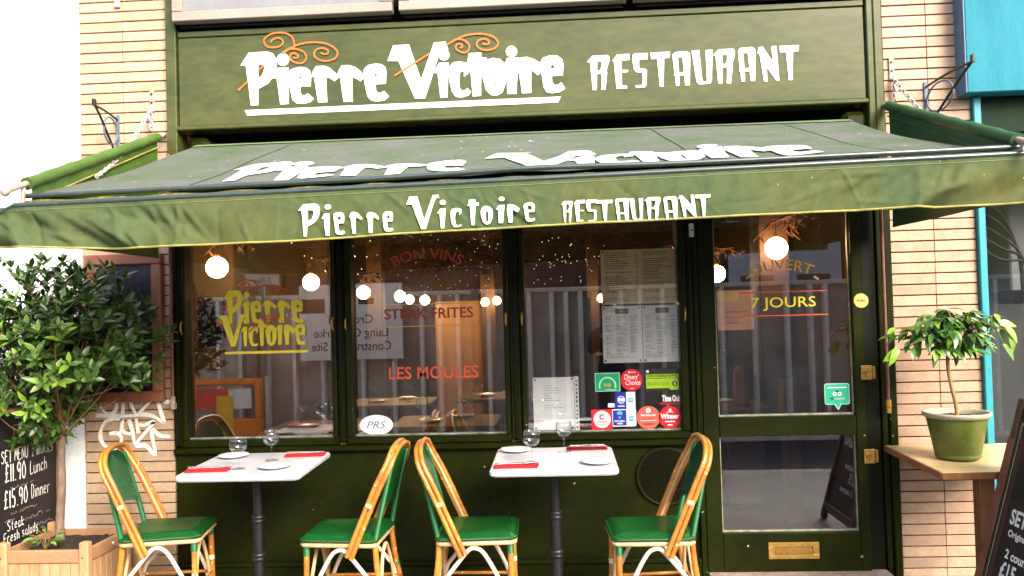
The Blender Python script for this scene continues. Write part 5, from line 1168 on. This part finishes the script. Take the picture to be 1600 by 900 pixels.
for k in range(105):
    y = r.uniform(2.2, 5.2); spark(Vector((r.uniform(-1.6, -.35), y, 1.70+.9*r.random()*(.4+.12*y)-.05)), .0030)
for k in range(46): y = r.uniform(2.0, 3.0); spark(Vector((-.25+r.random()*.65, y, 1.80+.22*r.random()**2+.1*sin(k))), .0032)
for k in range(26): spark(Vector((r.uniform(.85, 1.2), r.uniform(1.0, 2.2), r.uniform(1.7, 2.1))), .0045)
for k in range(18): spark(Vector((-2.1+r.random()*.6, r.uniform(1.0, 2.4), r.uniform(1.75, 2.15))), .0045)
o = obj('fairy_lights', sp, SPARK, kind='stuff'); tag(o, 'tiny warm fairy lights scattered among the garlands', 'fairy lights', kind='stuff')
# laid tables inside
m_ = MB(); m_.box(-.38, .38, -.3, .3, .72, .75, .006)
def inner_table(x, y, label):
    t = thing('dining_table', label, 'table', (x, y, -.02), group='laid tables inside the dining room')
    a = MB(); a.box(-.36, .36, -.3, .3, .72, .75, .006); obj('tabletop', a, INT_WOOD, t)
    a = MB(); a.lathe([(.2, 0), (.2, .02), (.03, .05), (.03, .715)], 16); obj('pedestal', a, IRON, t)
    return t
for k, (x, y) in enumerate(((-1.62, .85), (-.80, 1.0), (-1.45, 2.3), (-.55, 2.6), (1.15, 1.6))):
    inner_table(x, y, ('dim laid table behind the left window', 'dim laid table behind the middle window', 'dim table deeper in the room on the left', 'dim table deeper in the room behind the red lettering', 'dim table behind the door glass')[k])
    wh = ('behind the left window', 'behind the middle window', 'deeper in the room on the left', 'deeper behind the red lettering', 'behind the door glass')[k]
    for q, (dx, dy) in enumerate(((-.18, .05), (.16, -.08))):
        sd2 = ('left', 'right')[q]
        o = obj('wine_glass', GM, None, loc=(x+dx, y+dy, .7305)); tag(o, 'faint wine glass, '+sd2+' side of the dim table '+wh, 'wine glass', 'wine glasses on the tables inside')
        o = obj('plate', PM, None, loc=(x+dx*.6, y-dy*1.6+.05, .7305)); tag(o, 'faint plate, '+sd2+' side of the dim table '+wh, 'plate', 'plates on the tables inside')
t = thing('door_notice', 'orange-lit paper notice behind the door glass beside the words 7 jours', 'notice', (1.11, .55, 1.43), rotz=radians(12))
m_ = MB(); m_.box(-.12, .12, 0, .004, -.11, .14); obj('sheet', m_, M('orange_lit_paper', (.70, .38, .22), .6), t)  # orange glow of the lamps is put into the paper's colour
m_ = MB(); rect(m_, -.11, .02, .07, .13, wall_fn(-.001)); obj('yellow_label', m_, M('yellow_paper', (.75, .60, .15), .6), t)
m_ = MB()
for k in range(3): rect(m_, -.07, .08-.03*k, -.0-.035*k, .008-.035*k, wall_fn(-.001))
obj('notice_print', m_, REDL, t)
t = thing('fire_extinguisher', 'red fire extinguisher standing inside the door', 'fire extinguisher', (1.33, 1.5, .30))
m_ = MB(); m_.lathe([(.05, .3), (.055, .32), (.055, .66), (.04, .71), (.018, .73)], 20); obj('cylinder_body', m_, M('dull_red_paint', (.22, .006, .006), .5), t)
m_ = MB(); m_.box(-.03, .03, -.012, .012, .73, .76, .004); obj('valve_handle', m_, BLK, t)
m_ = MB(); m_.box(-.14, .14, -.1, .12, -.28, .298, .01); obj('stand', m_, INT_WOOD, t)

# ================================================================== ACROSS THE STREET (reflected in the glass)
hd = thing('site_hoarding', 'pale corrugated metal site hoarding across the street, mirrored in the windows', 'hoarding', (0, -5.8, -.24))
HRIB = M('lit_rib', (.86, .82, .79), .5, fine=.06)
rib = MB(); rib.add([(-.034, 0, .06), (.034, 0, .06), (.022, .085, .06), (-.022, .085, .06), (-.034, 0, 1.93), (.034, 0, 1.93), (.022, .085, 1.93), (-.022, .085, 1.93)], [(3, 2, 1, 0), (4, 5, 6, 7), (0, 1, 5, 4), (1, 2, 6, 5), (2, 3, 7, 6), (3, 0, 4, 7)])
rib = rib.mesh('rib'); rib.materials.append(HRIB)
for x0, x1 in ((-9.5, -4.0), (-3.9, -1.12), (-1.02, .52), (.66, 3.6), (3.7, 9.5)):
    m_ = MB(); m_.box(x0, x1, -.02, 0, .06, 1.93); pn = obj('metal_panel', m_, HOARD, hd)
    x = x0+.12
    while x < x1-.05: o = obj('rib', rib, None, pn); o.location = (x, .0005, 0); x += .366*rnd.choice((1, .78, .5, 1.1, .64))
m_ = MB(); m_.box(-9.5, 9.5, -.02, .09, 1.93, 1.985, .005); obj('top_rail', m_, M('pale_rail', (.60, .56, .52), .6), hd)
for x in (-3.95, -1.07, .59, 3.65):
    m_ = MB(); m_.box(x-.05, x+.05, -.05, .10, 0, 1.99, .005); obj('post', m_, POSTG, hd)
def facing(cx, y, z0): return lambda x, z: (cx-x, y, z0+z)       # reads correctly for someone facing away from the shop
ss = thing('site_sign', 'white construction site sign on the hoarding across the street', 'sign', (-2.64, -5.612, 1.38))
m_ = MB(); m_.box(-.66, .66, -.012, 0, -.48, .48, .004); obj('sign_board', m_, SIGNW, ss)
m_ = MB(); ff = facing(0, .002, 0)
text(m_, 'Crossrail', 0, -.02, .115, ff, bold=.01); text(m_, 'Laing O’Rourke', 0, -.19, .115, ff, w=.95, bold=.01); text(m_, 'Construction Site', 0, -.36, .115, ff, w=1.02, bold=.01); obj('sign_lettering', m_, BLK, ss)
m_ = MB(); rect(m_, .30, .62, .12, .30, lambda x, z: (x-.95, .002, z)); rect(m_, -.10, -.30, .22, .30, ff); obj('sign_plaque', m_, BLK, ss)
s2 = thing('hours_sign', 'small pale sign with working hours above the hoarding across the street', 'sign', (-3.78, -5.615, 2.02))
m_ = MB(); m_.box(-.22, .22, -.01, 0, -.15, .15, .003); obj('sign_board', m_, M('grey_sign', (.5, .48, .46), .6), s2)
m_ = MB(); text(m_, '8-12 am', 0, .0, .07, ff); text(m_, '7-7pm', 0, -.11, .07, ff); obj('sign_lettering', m_, BLK, s2)
m_ = MB(); m_.box(-.02, .02, -.06, -.012, -1.3, .15); obj('sign_post', m_, POSTG, s2)
bx = thing('plastic_barrier', 'orange plastic road barrier across the street with a yellow warning label', 'barrier', (-4.1, -5.05, -.24))
m_ = MB(); m_.box(-.50, .50, -.05, .05, .12, .50, .02); m_.box(-.50, -.42, -.05, .05, .5, .98, .02); m_.box(.42, .50, -.05, .05, .5, .98, .02); m_.box(-.42, .42, -.045, .045, .90, .98, .02); m_.box(-.5, -.3, -.18, .18, 0, .12, .02); m_.box(.3, .5, -.18, .18, 0, .12, .02); obj('barrier_body', m_, BARRO, bx)
m_ = MB(); m_.box(-.40, .10, .02, .04, .62, .86, .005); obj('red_panel', m_, BARRR, bx)
m_ = MB(); m_.box(.10, .38, .02, .04, .62, .86, .005); obj('white_panel', m_, SIGNW, bx)
m_ = MB(); m_.box(-.04, .16, .051, .055, .25, .78); obj('warning_label', m_, M('label_yellow', (.85, .50, .02), .5), bx)
for k, (x0, x1, h, mt, nm, lb__) in enumerate(((-22, -6.2, 4.4, OLIVE, 'brick_building', 'olive rendered building across the street'), (-6.1, 3.6, 3.7, FACB, 'brick_building', 'brown brick building across the street'), (3.7, 6.1, 6.2, FACG, 'grey_building', 'pale grey building across the street'), (6.2, 24, 5.6, OLIVE, 'olive_building', 'olive building at the far right across the street'))):
    t = thing(nm, lb__+', seen only as a reflection', 'building', ((x0+x1)/2, -13.5, -.24)); w_ = (x1-x0)/2
    m_ = MB(); m_.box(-w_, w_, -4, 0, 0, h); obj('wall', m_, mt, t)
    nx = max(2, int(w_*2/1.7))
    for i in range(nx):
        for j in range(3):
            x = -w_+(i+.5)*2*w_/nx; z = 1.0+j*2.2
            if z+1.4 > h: continue
            m_ = MB(); m_.box(x-.35, x+.35, -.02, .02, z, z+1.3); wn = obj('window', m_, DKPANE, t)

# photographer, seen only in the glass
def person():
    t = thing('person', 'person in a dark blue coat photographing the shopfront, mirrored in the glass', 'person', (.62, -5.33, -.24))
    V = [(0, 0, .92), (0, 0, 1.10), (0, .0, 1.30), (0, .0, 1.43), (0, .02, 1.50), (.10, 0, .86), (.11, .02, .48), (.11, -.02, .08), (.11, .12, .04), (-.10, 0, .86), (-.11, .02, .48), (-.11, -.02, .08), (-.11, .12, .04),
         (.19, 0, 1.40), (.24, .10, 1.18), (.08, .30, 1.36), (-.19, 0, 1.40), (-.25, .10, 1.18), (-.13, .30, 1.38)]
    E_ = [(0, 1), (1, 2), (2, 3), (3, 4), (0, 5), (5, 6), (6, 7), (7, 8), (0, 9), (9, 10), (10, 11), (11, 12), (3, 13), (13, 14), (14, 15), (3, 16), (16, 17), (17, 18)]
    R_ = [.16, .155, .18, .09, .06, .095, .07, .05, .04, .095, .07, .05, .04, .085, .06, .042, .085, .06, .042]
    me = bpy.data.meshes.new('body'); me.from_pydata(V, E_, []); me.materials.append(COAT)
    o = bpy.data.objects.new('body', me); COL.objects.link(o); o.parent = t
    md = o.modifiers.new('skin', 'SKIN')
    if not me.skin_vertices: me.skin_vertices.new()
    for i, v in enumerate(me.skin_vertices[0].data): v.radius = (R_[i], R_[i]*(.75 if i < 3 else 1)); v.use_root = (i == 0)
    o.modifiers.new('subd', 'SUBSURF').levels = 2; o.modifiers['subd'].render_levels = 2
    m_ = MB(); m_.sphere((0, .03, 1.62), .095, 18, 14, 1.25); m_.tube([(0, .115, 1.64), (0, .142, 1.60)], [.010, .016], 8); m_.tube([(-.03, .115, 1.56), (.03, .115, 1.56)], .008, 6)
    for s in (-1, 1): m_.sphere((.096*s, .02, 1.61), .022, 8, 6, 1.4)
    obj('head', m_, SKIN, t)
    m_ = MB(); m_.lathe([(.098, .02), (.104, .06), (.09, .12), (.05, .155), (.0001, .165)], 18, (0, .015, 1.60)); obj('hair', m_, HAIR, t)
    for s in (-1, 1):
        cx = -.03+.08*s
        h = MB(); h.sphere((cx, .31, 1.385), .034, 12, 8, 1.2)
        for k in range(4): h.tube(smooth_path([(cx, .325, 1.40-.018*k+.02), (cx-.03*s, .36, 1.405-.018*k+.02), (cx-.06*s, .352, 1.40-.018*k+.02)], 3), [.0095-.0006*k]*7, 6)
        h.tube([(cx, .31, 1.41), (cx-.02*s, .318, 1.445), (cx-.045*s, .322, 1.45)], [.012, .010, .008], 6)
        obj('hand', h, SKIN, t)
    m_ = MB(); m_.box(-.115, .055, .335, .345, 1.375, 1.455, .003); o = obj('phone', m_, BLK); o.location = (.62, -5.33, -.24); tag(o, 'dark phone held up in both hands by the photographer', 'phone')
person()
